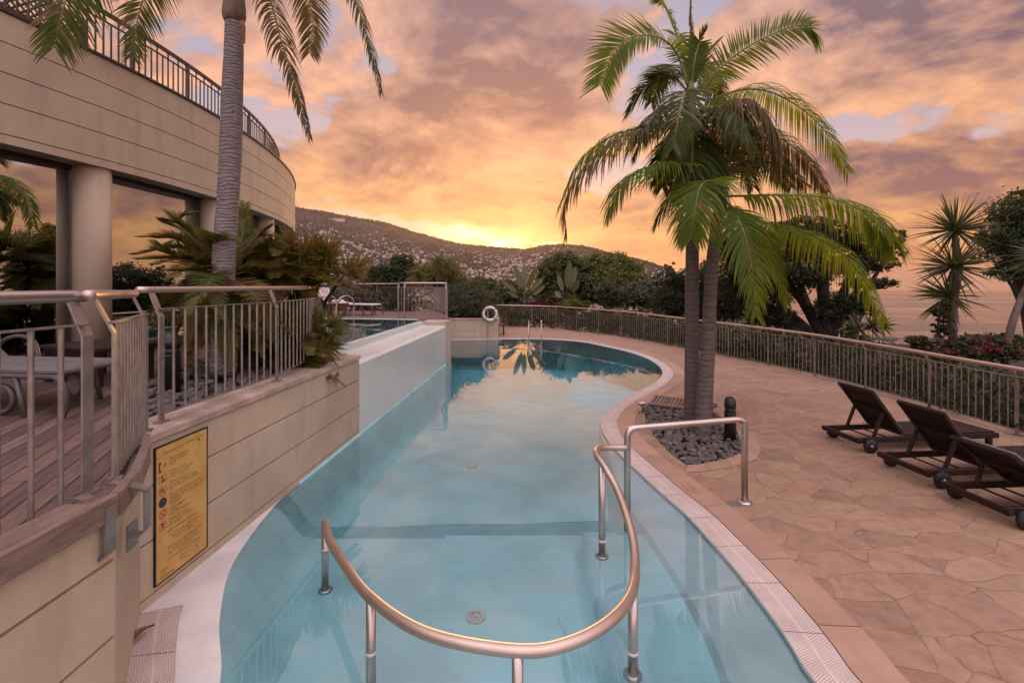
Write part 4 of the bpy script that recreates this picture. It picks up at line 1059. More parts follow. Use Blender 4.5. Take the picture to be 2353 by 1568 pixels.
def slash(b, u, v, r, ang, w=.004, d=.0157):
    x, y = uvp(u, v); c, s_ = math.cos(ang), math.sin(ang); q = [(-r, -w), (r, -w), (r, w), (-r, w)]
    b.add([MT @ Vector((x + a * c - e_ * s_, y + a * s_ + e_ * c, d)) for a, e_ in q], [(0, 1, 2, 3)])
b = MB()
for v in (.335, .505, .591): ringmesh(b, .13, v, .031, .037); slash(b, .13, v, .032, -.8)
slash(b, .13, .505, .032, .8); slash(b, .17, .150, .020, 0, .0035, .0156); slash(b, .17, .150, .020, PI / 2, .0035)
b.build('red_symbols', M['label_red'], sgn)
b = MB(); ringmesh(b, .13, .419, .0, .037)
for (u, v, r, a, w) in ((.075, .157, .036, PI / 2, .006), (.085, .127, .010, 0, .008), (.085, .186, .010, 0, .008), (.12, .335, .016, .5, .005), (.14, .328, .012, 2, .004), (.125, .505, .014, .3, .004), (.13, .58, .014, .1, .008), (.12, .60, .012, 1.2, .005), (.12, .235, .009, 1.2, .008), (.14, .258, .018, .1, .007)): slash(b, u, v, r, a, w, .0155)
b.build('dark_symbols', M['print_dark'], sgn)
b = MB()
for (u, v, r, a) in ((.13, .222, .034, 0), (.13, .272, .034, 0), (.066, .247, .026, PI / 2), (.194, .247, .026, PI / 2)): slash(b, u, v, r, a, .0016, .0155)
b.build('symbol_border', M['print'], sgn)

# depth tile in the pool edging
dm = thing('depth_marker', 'small stone tile with orange depth lettering set in the pool edging', 'depth marker', tuple(G(1583, 1119)))
a_, c_ = G(1572, 1106, .01), G(1598, 1130, .01); ddir = (c_ - a_).normalized(); dnr = Vector((-ddir.y, ddir.x, 0)); dnr = dnr if dnr.x > 0 else -dnr
b = MB(); b.box((a_ + c_) / 2 + Vector((0, 0, -.0005)), ((c_ - a_).length * 1.15, .13, .006), math.atan2(ddir.y, ddir.x)); b.build('tile', M['edge_stone'], dm)
MT2 = Matrix(((-dnr.x * 0 + ddir.x * -1, dnr.x * -1, 0, c_.x), (ddir.y * -1, dnr.y * -1, 0, c_.y), (0, 0, 1, 0), (0, 0, 0, 1)))
text_mesh([('0,45 m', .03, -.035, .09, 'LEFT')], 'lettering', M['orange_print'], MT2, dm, .0135)
t = thing('access_cover', 'small round grey cover plate in the paving beside the hoop handrail foot', 'cover plate', tuple(G(1686, 1157)))
b = MB(); b.lathe(G(1686, 1157, .003), [(.07, 0), (.07, .004), (.06, .006)], 24); b.build('plate', M['steel_post'], t)

# ================================================================== LIFEBUOY
c = Vector(((1125.5 - 1176) / F0 * 20.12, 20.12, HC + (YH - 720.5) / F0 * 20.12)); c.z -= 0
lb = thing('lifebuoy', 'white lifebuoy ring with grey bands above the low planter wall', 'lifebuoy', tuple(c))
b = MB(); b.tube([c + Vector((.285 * math.cos(2 * PI * k / 40), 0, .285 * math.sin(2 * PI * k / 40))) for k in range(40)], .062, 14, closed=True); b.build('ring', M['ring'], lb)
for k in range(4):
    a0 = PI / 4 + k * PI / 2; b = MB(); b.tube([c + Vector((.285 * math.cos(a0 + q), 0, .285 * math.sin(a0 + q))) for q in np.linspace(-.13, .13, 5)], .0645, 14, cap=False); b.build('band', M['ring_band'], lb)
b = MB(); b.tube([c + Vector((.36 * math.cos(2 * PI * k / 40) * (1 + .03 * math.cos(8 * PI * k / 40)), -.03, .36 * math.sin(2 * PI * k / 40))) for k in range(40)], .007, 6, closed=True); b.build('rope', M['cushion'], lb)
pt = thing('lifebuoy_post', 'thin pale pole holding the lifebuoy in front of the planter wall', 'pole', (c.x - .10, 20.2, 0))
b = MB(); b.tube([(c.x - .10, 20.19, 0), (c.x - .10, 20.19, c.z + .30)], .018, 10); b.box((c.x - .06, 20.175, c.z + .27), (.14, .03, .03)); b.build('pole', M['ring_band'], pt)

# ================================================================== BOLLARDS, DUCKBOARD, FOOT WASH
def bollard(x, y, z, h, r, label):
    t = thing('bollard_light', label, 'bollard', (x, y, z), 'dark bollard lights')
    b = MB(); b.lathe((x, y, z), [(r, -.05), (r, h * .60), (r * 1.02, h * .605), (r * 1.02, h * .62)], 24); b.build('body', M['black'], t)
    b = MB(); b.lathe((x, y, z), [(r * .9, h * .62), (r * .9, h * .74)], 24); b.build('lens', M['rubber'], t)
    b = MB(); b.lathe((x, y, z), [(r * 1.0, h * .74), (r, h * .84), (r * .92, h * .91), (r * .72, h * .965), (r * .4, h * .993), (.004, h)], 24); b.build('dome', M['black'], t)
q = G(1677, 1006); bollard(q.x, q.y, 0, .645, .085, 'dark domed bollard light in the pebble bed right of the twin palms')
q = G(392.5, 896, ZD - .03); bollard(q.x, q.y, ZD - .03, .62, .088, 'dark domed bollard light behind the railing on the upper pebbles')
db = thing('duckboard', 'slatted grey teak duckboard on the paving behind the twin palms', 'duckboard', tuple(G(1565, 925)))
c0, c1, c2, c3 = (G(*p, .045) for p in ((1503, 907), (1648, 926), (1629, 944), (1488, 928)))
b = MB(); n = 17
for i in range(n):
    t0, t1 = (i + .12) / n, (i + .82) / n
    vs = [c0.lerp(c1, t0), c0.lerp(c1, t1), c3.lerp(c2, t1), c3.lerp(c2, t0)]; vs += [v + Vector((0, 0, -.03)) for v in vs]
    b.add(vs, [(0, 3, 2, 1), (4, 5, 6, 7), (0, 1, 5, 4), (1, 2, 6, 5), (2, 3, 7, 6), (3, 0, 4, 7)])
b.build('slats', M['teak_grey'], db)
for (p, q_) in ((c3, c2), (c0, c1)):
    b = MB(); inw = ((c0 - c3) if p is c3 else (c3 - c0)).normalized(); b.bar([p + inw * .05 + Vector((0, 0, .004)), q_ + inw * .05 + Vector((0, 0, .004))], .11, .02, inw); b.build('end_board', M['teak_grey'], db)
fw = thing('foot_wash', 'small metal bowl on a short stem at the corner of the pebble bed', 'foot wash', tuple(G(1474, 946)))
q = G(1474.5, 945); b = MB(); b.lathe(q + Vector((0, 0, .135)), [(.03, -.02), (.075, .0), (.10, .028), (.104, .034), (.096, .034), (.07, .012), (.01, .006)], 24); b.build('bowl', M['steel'], fw)
b = MB(); b.tube([q + Vector((.02, 0, 0)), q + Vector((.015, 0, .08)), q + Vector((0, 0, .125))], .022, 10); b.build('stem', M['steel_post'], fw)
b = MB(); b.tube(catmull([q + Vector((-.06, -.02, .13)), q + Vector((-.085, -.03, .05)), q + Vector((-.04, -.03, 0))], 8), .008, 8); b.build('pipe', M['steel'], fw)

# ================================================================== TEAK LOUNGERS
def teak_lounger(name, label, loc, rz, back_deg):
    t = thing(name, label, 'sun lounger', (0, 0, 0), 'dark teak loungers by the fence')
    W_, L_ = .60, 2.25; m = M['teak_dark']; zf = .165
    for sy in (-1, 1):
        b = MB(); b.box((L_ / 2, sy * (W_ / 2 - .02), zf), (L_, .04, .075), bev=.006); b.build('side_rail', m, t)
        b = MB(); b.lathe((.17, sy * (W_ / 2 + .025), .095), [(.095, -.022), (.098, -.015), (.098, .015), (.095, .022)], 24, M=Matrix.Rotation(PI / 2, 3, 'X')); w = b.build('wheel', M['rubber'], t)
        b = MB(); b.lathe((.17, sy * (W_ / 2 + .025), .095), [(.02, -.03), (.02, .03)], 12, M=Matrix.Rotation(PI / 2, 3, 'X')); b.build('hub', M['steel_post'], w)
        b = MB(); b.box((L_ - .12, sy * (W_ / 2 - .045), .08), (.07, .05, .16)); b.build('leg', m, t)
    b = MB(); b.bar([(0.0, -W_ / 2 - .03, zf), (0.0, W_ / 2 + .03, zf)], .06, .045, (0, 0, 1)); b.build('head_rail', m, t)
    b = MB(); b.tube([(.17, -W_ / 2, .095), (.17, W_ / 2, .095)], .012, 8); b.build('axle', M['steel_post'], t)
    for x in (.32, .55): b = MB(); b.tube([(x, -W_ / 2 + .03, zf), (x, W_ / 2 - .03, zf)], .011, 8); b.build('cross_bar', m, t)
    hx = .72; a = math.radians(back_deg); bl_ = .78
    b = MB(); n = int((L_ - hx - .04) / .072)
    for i in range(n): b.box((hx + .07 + i * .072, 0, zf + .052), (.058, W_ - .02, .022), bev=.004)
    b.build('seat_slats', m, t)
    b = MB(); d = Vector((-math.cos(a), 0, math.sin(a))); nz = Vector((math.sin(a), 0, math.cos(a)))
    base = Vector((hx, 0, zf + .06)); Mx = Matrix((( d.x, 0, nz.x), (0, 1, 0), (d.z, 0, nz.z)))
    for i in range(int(bl_ / .072) - 1): b.box(base + d * (.10 + i * .072) + nz * .012, (.058, W_ - .09, .018), M=Mx)
    b.build('back_slats', m, t)
    b = MB()
    for sy in (-1, 1): b.box(base + d * bl_ / 2 + Vector((0, sy * (W_ / 2 - .03), 0)), (bl_, .05, .045), M=Mx, bev=.005)
    for k in (.02, bl_): b.box(base + d * k, (.06, W_ - .11 if k < .5 else W_ + .0, .046), M=Mx, bev=.008)
    b.box(base + d * bl_ * .55 - nz * .03, (.05, W_ - .1, .02), M=Mx)
    b.build('back_frame', m, t)
    for sy in (-1, 1):
        top = base + d * bl_ * .55 + Vector((0, sy * (W_ / 2 - .07), -.02)); b = MB(); b.bar([top, Vector((.30, sy * (W_ / 2 - .07), zf + .01))], .04, .025, (0, 1, 0)); b.build('prop', m, t)
    b = MB(); b.box(base + d * bl_ / 2 + nz * .045, (bl_ - .06, W_ - .1, .035), M=Mx, bev=.012); b.build('back_pad', M['cushion'], t)
    t.location = loc; t.rotation_euler = (0, 0, rz); return t
teak_lounger('teak_lounger', 'dark teak lounger furthest from the camera of the three by the fence, back raised', (4.83, 6.69, 0), math.radians(6), 52)
teak_lounger('teak_lounger', 'dark teak lounger between the two others by the fence, back raised', (4.79, 5.58, 0), math.radians(5), 52)
teak_lounger('teak_lounger', 'nearest dark teak lounger, cut by the right edge, its back reclined lower', (4.76, 4.69, 0), math.radians(4), 36)
# small dark table past the planter wall
tb = thing('side_table', 'small dark wooden table just right of the planter wall end', 'table', (-.55, 21.6, 0))
b = MB(); b.box((-.62, 21.7, .46), (.55, .6, .05), bev=.01); b.build('table_top', M['teak_dark'], tb)
for sx in (-1, 1):
    for sy in (-1, 1): b = MB(); b.box((-.62 + sx * .22, 21.7 + sy * .24, .217), (.06, .06, .434)); b.build('leg', M['teak_dark'], tb)

# ================================================================== UPPER DECK FURNITURE
def tube_lounger(name, label, loc, rz, back_deg, fabric, group, wheel=True):
    t = thing(name, label, 'sun lounger', (0, 0, 0), group); m = M['rubber'] if False else M['frame_grey']
    W_, L_ = .62, 1.95; z = .34
    for sy in (-1, 1):
        y = sy * W_ / 2
        b = MB(); b.tube(catmull([(0.0, y, z - .10), (.05, y, z - .02), (.2, y, z), (1.3, y, z), (L_ - .1, y, z)], 20), .022, 10); b.build('side_rail', m, t)
        b = MB(); b.tube(catmull([(.08, y, z), (.0, y, z - .08), (-.02, y, .12), (.02, y, 0)], 10), .022, 8); b.build('leg', m, t)
        b = MB(); b.tube([(.45, y, z), (.36, y, .0)], .02, 8); b.build('leg', m, t)
        b = MB(); b.tube([(L_ - .5, y, z), (L_ - .38, y, .0)], .02, 8); b.build('leg', m, t)
        b = MB(); b.tube(catmull([(1.05, y * 1.06, z), (1.12, y * 1.08, z + .2), (1.3, y * 1.08, z + .25), (1.48, y * 1.06, z + .18), (1.55, y, z)], 16), .02, 8); b.build('armrest', m, t)
    if wheel:
        for sy in (-1, 1): b = MB(); b.tube([(.62 + .11 * math.cos(k * PI / 8), sy * (W_ / 2 - .03), .14 + .11 * math.sin(k * PI / 8)) for k in range(16)], .022, 8, closed=True); b.build('wheel', m, t)
    b = MB(); b.box((.68, 0, z + .035), (1.26, W_ - .05, .06), bev=.02); b.build('seat_cushion', fabric, t)
    a = math.radians(back_deg); d = Vector((math.cos(a), 0, math.sin(a))); Mx = Matrix(((d.x, 0, -d.z), (0, 1, 0), (d.z, 0, d.x)))
    b = MB(); b.box(Vector((1.30, 0, z + .03)) + d * .33, (.66, W_ - .06, .06), M=Mx, bev=.02); bk = b.build('back_cushion', fabric, t)
    b = MB(); b.box(Vector((1.30, 0, z + .075)) + d * .56 , (.2, W_ - .1, .07), M=Mx, bev=.03); b.build('pillow', fabric, bk)
    t.location = loc; t.rotation_euler = (0, 0, rz); return t
M['frame_grey'] = plain('lounger_frame', (.075, .06, .055), .45, var=.2, bmp=.05)
tube_lounger('mesh_lounger', 'grey mesh lounger on the near timber deck behind the railing', (-3.62, 4.02, ZD), math.radians(174), 40, M['cushion'], 'cushioned loungers on the upper level')
tube_lounger('cushion_lounger', 'white cushioned lounger lying flat on the upper terrace beyond the pool ladder', (-4.95, 16.75, ZD), math.radians(158), 8, M['cushion_white'], 'cushioned loungers on the upper level', False)
tube_lounger('cushion_lounger', 'white cushioned lounger with its back raised, left of the upper pool ladder', (-7.2, 16.5, ZD), math.radians(102), 62, M['cushion_white'], 'cushioned loungers on the upper level', False)
def deck_table(label, c, size, h, rz, mat):
    t = thing('side_table', label, 'table', c, 'wooden side tables'); R = Matrix.Rotation(rz, 3, 'Z')
    b = MB(); b.box(Vector(c) + Vector((0, 0, h - .025)), (size[0], size[1], .05), rz, bev=.008); b.build('table_top', mat, t)
    b = MB()
    for sx in (-1, 1): b.box(Vector(c) + R @ Vector((0, sx * (size[1] / 2 - .05), h - .085)), (size[0] - .1, .025, .07), rz)
    b.build('apron', mat, t)
    for sx in (-1, 1):
        for sy in (-1, 1): b = MB(); b.box(Vector(c) + R @ Vector((sx * (size[0] / 2 - .06), sy * (size[1] / 2 - .06), (h - .05) / 2)), (.065, .065, h - .05), rz); b.build('leg', mat, t)
deck_table('low dark wooden table on the near deck in front of the big window', (-4.75, 5.25, ZD), (1.0, .62), .42, math.radians(-20), M['teak_dark'])
deck_table('brown wooden table between the two white loungers on the upper terrace', (-6.35, 16.55, ZD), (.62, .55), .44, math.radians(12), M['teak_warm'])
pz = thing('closed_parasol', 'folded pale parasol standing beyond the cycads', 'parasol', (-8.1, 20.5, ZD))
b = MB(); b.tube([(-8.1, 20.5, ZD), (-8.1, 20.5, ZD + 2.6)], .022, 8); b.build('pole', M['steel_post'], pz)
b = MB(); b.lathe((-8.1, 20.5, ZD + 1.1), [(.16, 0), (.18, .15), (.13, .7), (.05, 1.35), (.01, 1.5)], 12); b.build('canopy', M['cushion_white'], pz)

# ================================================================== PALMS
def frond(parent, name, ctrl, leafmat, n=46, L=.62, w=.034, droop=.5, spread=.9, r0=.022, start=.16, prof=None, lift=.15, seed=0, tipgrow=.35, plane=None, split=0.0):
    rg = random.Random(seed * 77 + 5); pts = catmull(ctrl, 60)
    V = []; Fc = []; MI = []
    mbt = MB(); idx = list(range(0, 61, 4)); mbt.tube([pts[i] for i in idx], [r0 * (1 - .88 * i / 60) for i in idx], 6)
    cum = [0]
    for i in range(1, 61): cum.append(cum[-1] + (pts[i] - pts[i - 1]).length)
    prev_side = None
    for k in range(n):
        s = start + (1 - start) * (k + .5) / n; i = min(int(s * 60), 59); t = s * 60 - i
        p = pts[i].lerp(pts[i + 1], t); T = (pts[i + 1] - pts[i]).normalized()
        up = Vector((0, 0, 1)); sd = T.cross(up)
        if plane is not None:
            pl = Vector(plane); sd = pl - T * pl.dot(T)
        elif sd.length < .35 and prev_side is not None: sd = prev_side - T * prev_side.dot(T)
        sd.normalize()
        if prev_side is not None and sd.dot(prev_side) < 0: sd = -sd
        prev_side = sd; nn = sd.cross(T).normalized()
        if nn.z < 0 and plane is None: nn = -nn
        q = (s - start) / (1 - start)
        ln = L * ((min(1, (.35 + q * 3.2)) if q < .25 else 1.0) * (1 - (1 - tipgrow) * max(0, (q - .45) / .55) ** 1.4))
        fwd = .25 + .75 * q
        for sg in (-1, 1):
            l_ = ln * rg.uniform(.86, 1.08)
            if rg.random() < split: l_ *= rg.uniform(.3, .7)
            d = (sd * sg * spread + T * fwd + nn * (lift + rg.uniform(-.12, .12))).normalized()
            dr = droop * rg.uniform(.7, 1.35)
            c = p + T * rg.uniform(-.01, .01); ww = w * rg.uniform(.8, 1.1); tw = rg.uniform(-.35, .35)
            b0 = len(V); m = 4
            for j in range(m + 1):
                f = j / m; wd = ww * (.45, 1.0, .85, .5, .06)[j]
                wv = (T - d * T.dot(d)); wv = wv.normalized() if wv.length > .05 else nn
                wv = (wv + d.cross(wv) * tw).normalized()
                V.append(c + wv * wd * .5); V.append(c - wv * wd * .5)
                if j < m:
                    d = (d + Vector((0, 0, -1)) * dr * (.25 + .5 * f)).normalized(); c = c + d * (l_ / m)
            for j in range(m): Fc.append((b0 + 2 * j, b0 + 2 * j + 1, b0 + 2 * j + 3, b0 + 2 * j + 2)); MI.append(0)
    mbt2 = MB(); mbt2.add(V, Fc, 0); off = len(mbt2.v)
    mbt2.v += mbt.v; mbt2.f += [tuple(i + off for i in f) for f in mbt.f]; mbt2.mi += [1] * len(mbt.f); mbt2.sm += [True] * len(mbt.f)
    return mbt2.build(name, [leafmat, M['rachis']], parent)
def trunk_mesh(b, pts, rs, n=20, rough=.02, seed=1):
    rg = random.Random(seed); P_ = catmull(pts, 46); R_ = [np.interp(i / 46, np.linspace(0, 1, len(rs)), rs) for i in range(47)]
    b.tube(P_, [r * (1 + rg.uniform(-rough, rough)) for r in R_], n)
# ---- left palm
YL = 5.5
lp = thing('palm_tree', 'tall ringed grey palm in front of the hotel, its crown above the photo', 'palm tree', (P(511, 900, YL).x, YL, ZD - .1))
def PL(x, y, dy=0.0):
    return P(x, y, YL + dy)
b = MB(); trunk_mesh(b, [PL(511, 860), PL(511, 720), PL(514, 600), PL(523, 470), PL(530, 350), PL(533, 230), PL(537, 130), PL(538, 52)], [.145, .130, .125, .118, .120, .118, .105, .097], 24, .012)
b.build('trunk', M['trunk_l'], lp)
b = MB(); b.tube(catmull([PL(538, 54), PL(538, 35), PL(539, 10), PL(541, -40), PL(543, -110)], 16), [.100, .112, .120, .127, .129, .127, .125, .123, .118, .11, .105, .10, .095, .085, .076, .068, .06], 20); b.build('crownshaft', M['crownshaft'], lp)
b = MB(); b.bar([PL(556, 48, -.1), PL(559, 62, -.13), PL(558, 100, -.13)], .05, .01, (1, .2, 0)); b.build('dead_sheath', M['dead_leaf'], lp)
cr = PL(542, -95)
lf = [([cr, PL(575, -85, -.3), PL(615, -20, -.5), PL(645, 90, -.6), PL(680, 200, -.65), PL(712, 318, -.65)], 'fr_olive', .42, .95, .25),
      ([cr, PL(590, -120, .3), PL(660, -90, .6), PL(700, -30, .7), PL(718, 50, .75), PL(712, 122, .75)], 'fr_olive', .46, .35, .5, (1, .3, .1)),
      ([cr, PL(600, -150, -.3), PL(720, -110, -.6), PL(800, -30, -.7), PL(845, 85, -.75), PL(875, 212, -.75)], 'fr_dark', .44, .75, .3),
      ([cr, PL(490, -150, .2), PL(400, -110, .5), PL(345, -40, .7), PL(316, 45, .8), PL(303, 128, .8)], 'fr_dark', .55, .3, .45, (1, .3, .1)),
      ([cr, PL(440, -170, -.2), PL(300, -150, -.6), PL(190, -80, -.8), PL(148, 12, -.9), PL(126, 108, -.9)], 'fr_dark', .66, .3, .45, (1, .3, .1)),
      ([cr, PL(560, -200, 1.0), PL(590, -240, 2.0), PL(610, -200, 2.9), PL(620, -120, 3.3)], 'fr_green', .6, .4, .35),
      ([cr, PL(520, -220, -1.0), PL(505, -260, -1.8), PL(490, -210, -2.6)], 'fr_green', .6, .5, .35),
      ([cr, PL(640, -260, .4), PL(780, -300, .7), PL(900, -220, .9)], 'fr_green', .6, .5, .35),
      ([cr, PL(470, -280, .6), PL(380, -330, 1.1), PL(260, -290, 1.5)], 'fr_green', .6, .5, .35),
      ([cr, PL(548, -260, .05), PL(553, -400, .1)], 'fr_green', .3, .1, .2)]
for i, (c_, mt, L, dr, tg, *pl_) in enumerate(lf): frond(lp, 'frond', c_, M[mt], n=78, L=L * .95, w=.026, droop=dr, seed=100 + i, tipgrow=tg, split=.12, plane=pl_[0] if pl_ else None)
# ---- right twin palms
def mkP(Yc):
    def f(cx, cy, dy=0.0):            # survey of the enlarged palm picture -> frontal position, plus depth
        x = cx * .5003 + 1225.5; y = cy * .5003; return P(x, y, Yc + dy)
    return f
A_ = mkP(7.6)
pa = thing('palm_tree', 'taller of the twin palms in the pebble bed, upright trunk and spear leaf on top', 'palm tree', (3.02, 7.6, 0), 'twin palms')
b = MB(); trunk_mesh(b, [(3.0, 7.6, -.05), A_(726, 1850), A_(727, 1500), A_(728, 1200), A_(729, 950), A_(726, 760), A_(722, 640)], [.142, .120, .110, .105, .10, .095, .09], 22, .008, 3); b.build('trunk', M['trunk_r'], pa)
b = MB(); b.tube(catmull([A_(722, 650), A_(718, 560), A_(718, 480), A_(720, 400), A_(722, 300)], 12), [.092, .10, .108, .11, .108, .10, .095, .085, .075, .065, .05, .04, .03], 16); b.build('crownshaft', M['fr_green_stem'] if 'fr_green_stem' in M else M['rachis'], pa)
c0 = A_(720, 440)
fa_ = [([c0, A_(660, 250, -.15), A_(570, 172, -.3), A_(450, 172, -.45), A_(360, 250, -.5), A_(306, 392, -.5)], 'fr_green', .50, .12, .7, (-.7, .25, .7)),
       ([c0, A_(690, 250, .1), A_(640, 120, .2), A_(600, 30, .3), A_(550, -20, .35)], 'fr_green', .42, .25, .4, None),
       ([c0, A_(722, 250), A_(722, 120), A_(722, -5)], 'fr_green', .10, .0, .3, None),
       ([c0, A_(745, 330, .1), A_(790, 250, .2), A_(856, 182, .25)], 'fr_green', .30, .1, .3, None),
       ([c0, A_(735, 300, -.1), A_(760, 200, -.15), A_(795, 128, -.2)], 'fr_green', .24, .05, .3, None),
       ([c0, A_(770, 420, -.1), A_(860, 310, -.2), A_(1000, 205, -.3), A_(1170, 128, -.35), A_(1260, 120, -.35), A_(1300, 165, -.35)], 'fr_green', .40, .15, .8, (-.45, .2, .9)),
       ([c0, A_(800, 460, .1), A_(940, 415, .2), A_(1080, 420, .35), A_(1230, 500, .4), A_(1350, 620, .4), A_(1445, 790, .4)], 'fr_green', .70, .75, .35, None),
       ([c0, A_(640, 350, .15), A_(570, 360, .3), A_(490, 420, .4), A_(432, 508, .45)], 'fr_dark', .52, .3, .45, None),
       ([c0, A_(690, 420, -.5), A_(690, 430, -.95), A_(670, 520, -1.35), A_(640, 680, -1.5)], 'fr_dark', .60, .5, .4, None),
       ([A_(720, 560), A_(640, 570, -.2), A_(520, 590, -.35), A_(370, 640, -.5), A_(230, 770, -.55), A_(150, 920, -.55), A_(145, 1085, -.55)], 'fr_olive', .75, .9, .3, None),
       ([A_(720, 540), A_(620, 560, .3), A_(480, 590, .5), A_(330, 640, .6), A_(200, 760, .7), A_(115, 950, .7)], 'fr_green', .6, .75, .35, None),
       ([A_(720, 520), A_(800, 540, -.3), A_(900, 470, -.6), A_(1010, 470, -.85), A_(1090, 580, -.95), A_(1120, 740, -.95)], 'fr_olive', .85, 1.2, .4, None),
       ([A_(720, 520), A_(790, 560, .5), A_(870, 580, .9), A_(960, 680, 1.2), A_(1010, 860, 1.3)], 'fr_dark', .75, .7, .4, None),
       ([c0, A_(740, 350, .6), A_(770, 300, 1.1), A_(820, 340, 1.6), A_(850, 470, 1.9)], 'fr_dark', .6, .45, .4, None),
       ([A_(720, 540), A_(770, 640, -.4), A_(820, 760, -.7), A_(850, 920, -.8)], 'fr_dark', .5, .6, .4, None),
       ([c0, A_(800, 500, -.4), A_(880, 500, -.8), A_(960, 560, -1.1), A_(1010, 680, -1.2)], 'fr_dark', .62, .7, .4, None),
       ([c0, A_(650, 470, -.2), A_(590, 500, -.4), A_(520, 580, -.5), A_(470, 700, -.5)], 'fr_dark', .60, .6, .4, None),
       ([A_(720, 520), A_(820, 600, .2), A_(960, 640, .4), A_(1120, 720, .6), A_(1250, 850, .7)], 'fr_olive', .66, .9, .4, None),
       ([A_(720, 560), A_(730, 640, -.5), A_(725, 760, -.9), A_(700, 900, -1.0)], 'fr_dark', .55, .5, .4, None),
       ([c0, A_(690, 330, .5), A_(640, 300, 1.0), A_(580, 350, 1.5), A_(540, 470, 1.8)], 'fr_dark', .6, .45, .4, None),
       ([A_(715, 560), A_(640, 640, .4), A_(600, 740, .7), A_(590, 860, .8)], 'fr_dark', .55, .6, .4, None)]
for i, (c_, mt, L, dr, tg, pl) in enumerate(fa_): frond(pa, 'frond', c_, M[mt], n=92, L=L * 1.16, w=.030, droop=dr * 1.3, seed=200 + i, tipgrow=tg, plane=pl, split=.08)
b = MB(); b.tube(catmull([A_(700, 930, -.12), A_(672, 985, -.16), A_(690, 1050, -.15), A_(672, 1110, -.15), A_(688, 1140, -.14)], 14), [.02, .03, .045, .05, .045, .05, .05, .045, .05, .055, .05, .05, .04, .03, .01], 8); b.build('dead_sheath', M['crownshaft'], pa)
B_ = mkP(7.25)
pb = thing('palm_tree', 'shorter leaning palm of the twin pair, its green fronds reaching right over the terrace', 'palm tree', (3.05, 7.22, 0), 'twin palms')
b = MB(); trunk_mesh(b, [(3.02, 7.2, -.05), B_(786, 1800), B_(802, 1560), B_(811, 1350), B_(824, 1180), B_(840, 1040), B_(852, 960)], [.142, .124, .108, .10, .096, .092, .09], 22, .008, 5); b.build('trunk', M['trunk_r'], pb)
b = MB(); b.tube(catmull([B_(850, 975), B_(858, 900), B_(864, 830), B_(868, 760)], 10), [.09, .098, .10, .095, .09, .08, .07, .06, .05, .04, .03], 14); b.build('crownshaft', M['rachis'], pb)
c1 = B_(862, 900)
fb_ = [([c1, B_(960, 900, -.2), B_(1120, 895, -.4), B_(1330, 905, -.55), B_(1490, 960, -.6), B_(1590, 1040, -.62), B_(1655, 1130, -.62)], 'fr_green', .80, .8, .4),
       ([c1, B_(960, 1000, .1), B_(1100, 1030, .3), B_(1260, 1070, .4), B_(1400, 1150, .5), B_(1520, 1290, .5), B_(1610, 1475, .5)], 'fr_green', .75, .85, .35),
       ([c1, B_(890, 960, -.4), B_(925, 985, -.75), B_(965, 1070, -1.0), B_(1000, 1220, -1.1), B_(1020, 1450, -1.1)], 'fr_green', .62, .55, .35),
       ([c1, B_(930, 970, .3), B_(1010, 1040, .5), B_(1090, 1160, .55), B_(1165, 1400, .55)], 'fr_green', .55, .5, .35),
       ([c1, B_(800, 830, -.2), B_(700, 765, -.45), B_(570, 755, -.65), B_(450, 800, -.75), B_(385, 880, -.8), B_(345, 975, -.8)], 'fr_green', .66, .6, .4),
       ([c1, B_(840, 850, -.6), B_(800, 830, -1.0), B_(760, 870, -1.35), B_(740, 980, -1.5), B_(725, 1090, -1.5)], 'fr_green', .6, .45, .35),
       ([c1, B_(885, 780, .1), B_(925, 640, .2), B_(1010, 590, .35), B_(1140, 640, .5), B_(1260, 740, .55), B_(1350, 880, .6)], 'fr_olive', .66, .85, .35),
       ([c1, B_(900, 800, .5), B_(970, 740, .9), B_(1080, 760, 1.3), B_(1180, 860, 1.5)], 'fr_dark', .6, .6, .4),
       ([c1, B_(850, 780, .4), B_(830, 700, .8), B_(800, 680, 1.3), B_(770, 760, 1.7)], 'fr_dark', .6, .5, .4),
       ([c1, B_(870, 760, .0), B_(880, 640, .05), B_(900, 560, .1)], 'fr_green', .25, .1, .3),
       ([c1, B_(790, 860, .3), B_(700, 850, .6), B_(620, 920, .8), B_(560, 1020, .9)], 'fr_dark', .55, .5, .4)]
for i, (c_, mt, L, dr, tg) in enumerate(fb_): frond(pb, 'frond', c_, M[mt], n=92, L=L * 1.16, w=.030, droop=dr * 1.3, seed=300 + i, tipgrow=tg, split=.08)

# ================================================================== CYCADS
def cycad(label, base, crown, fr, mats, L=.2, n=60, trunk_r=.16, seed=0, group='cycads behind the railing', w=.021, droop=.12):
    t = thing('cycad', label, 'cycad', base, group)
    b = MB(); b.tube([Vector(base), Vector(base).lerp(Vector(crown), .5), Vector(crown)], [trunk_r, trunk_r * .9, trunk_r * .7], 12); b.build('trunk', M['bark'], t)
    fr = list(fr); rg_ = random.Random(seed + 3)
    jit = lambda p, a: Vector(p) + Vector((rg_.uniform(-a, a), rg_.uniform(-a, a), rg_.uniform(-a, a)))
    fr += [(jit(m_, .12), jit(t_, .26)) for m_, t_ in fr]
    for i, (mid, tip) in enumerate(fr):
        cr = Vector(crown); frond(t, 'frond', [cr, cr.lerp(Vector(mid), .55) + Vector((0, 0, .06)), Vector(mid), Vector(tip)], M[mats[i % len(mats)]], n=int(n * 1.25), L=L * 1.15, w=w, droop=droop, seed=seed + i, tipgrow=.35, start=.10, lift=.35, spread=.8, r0=.012)
    return t
def CP(x, y, Y): return P(x, y, Y)
Yc = 5.9
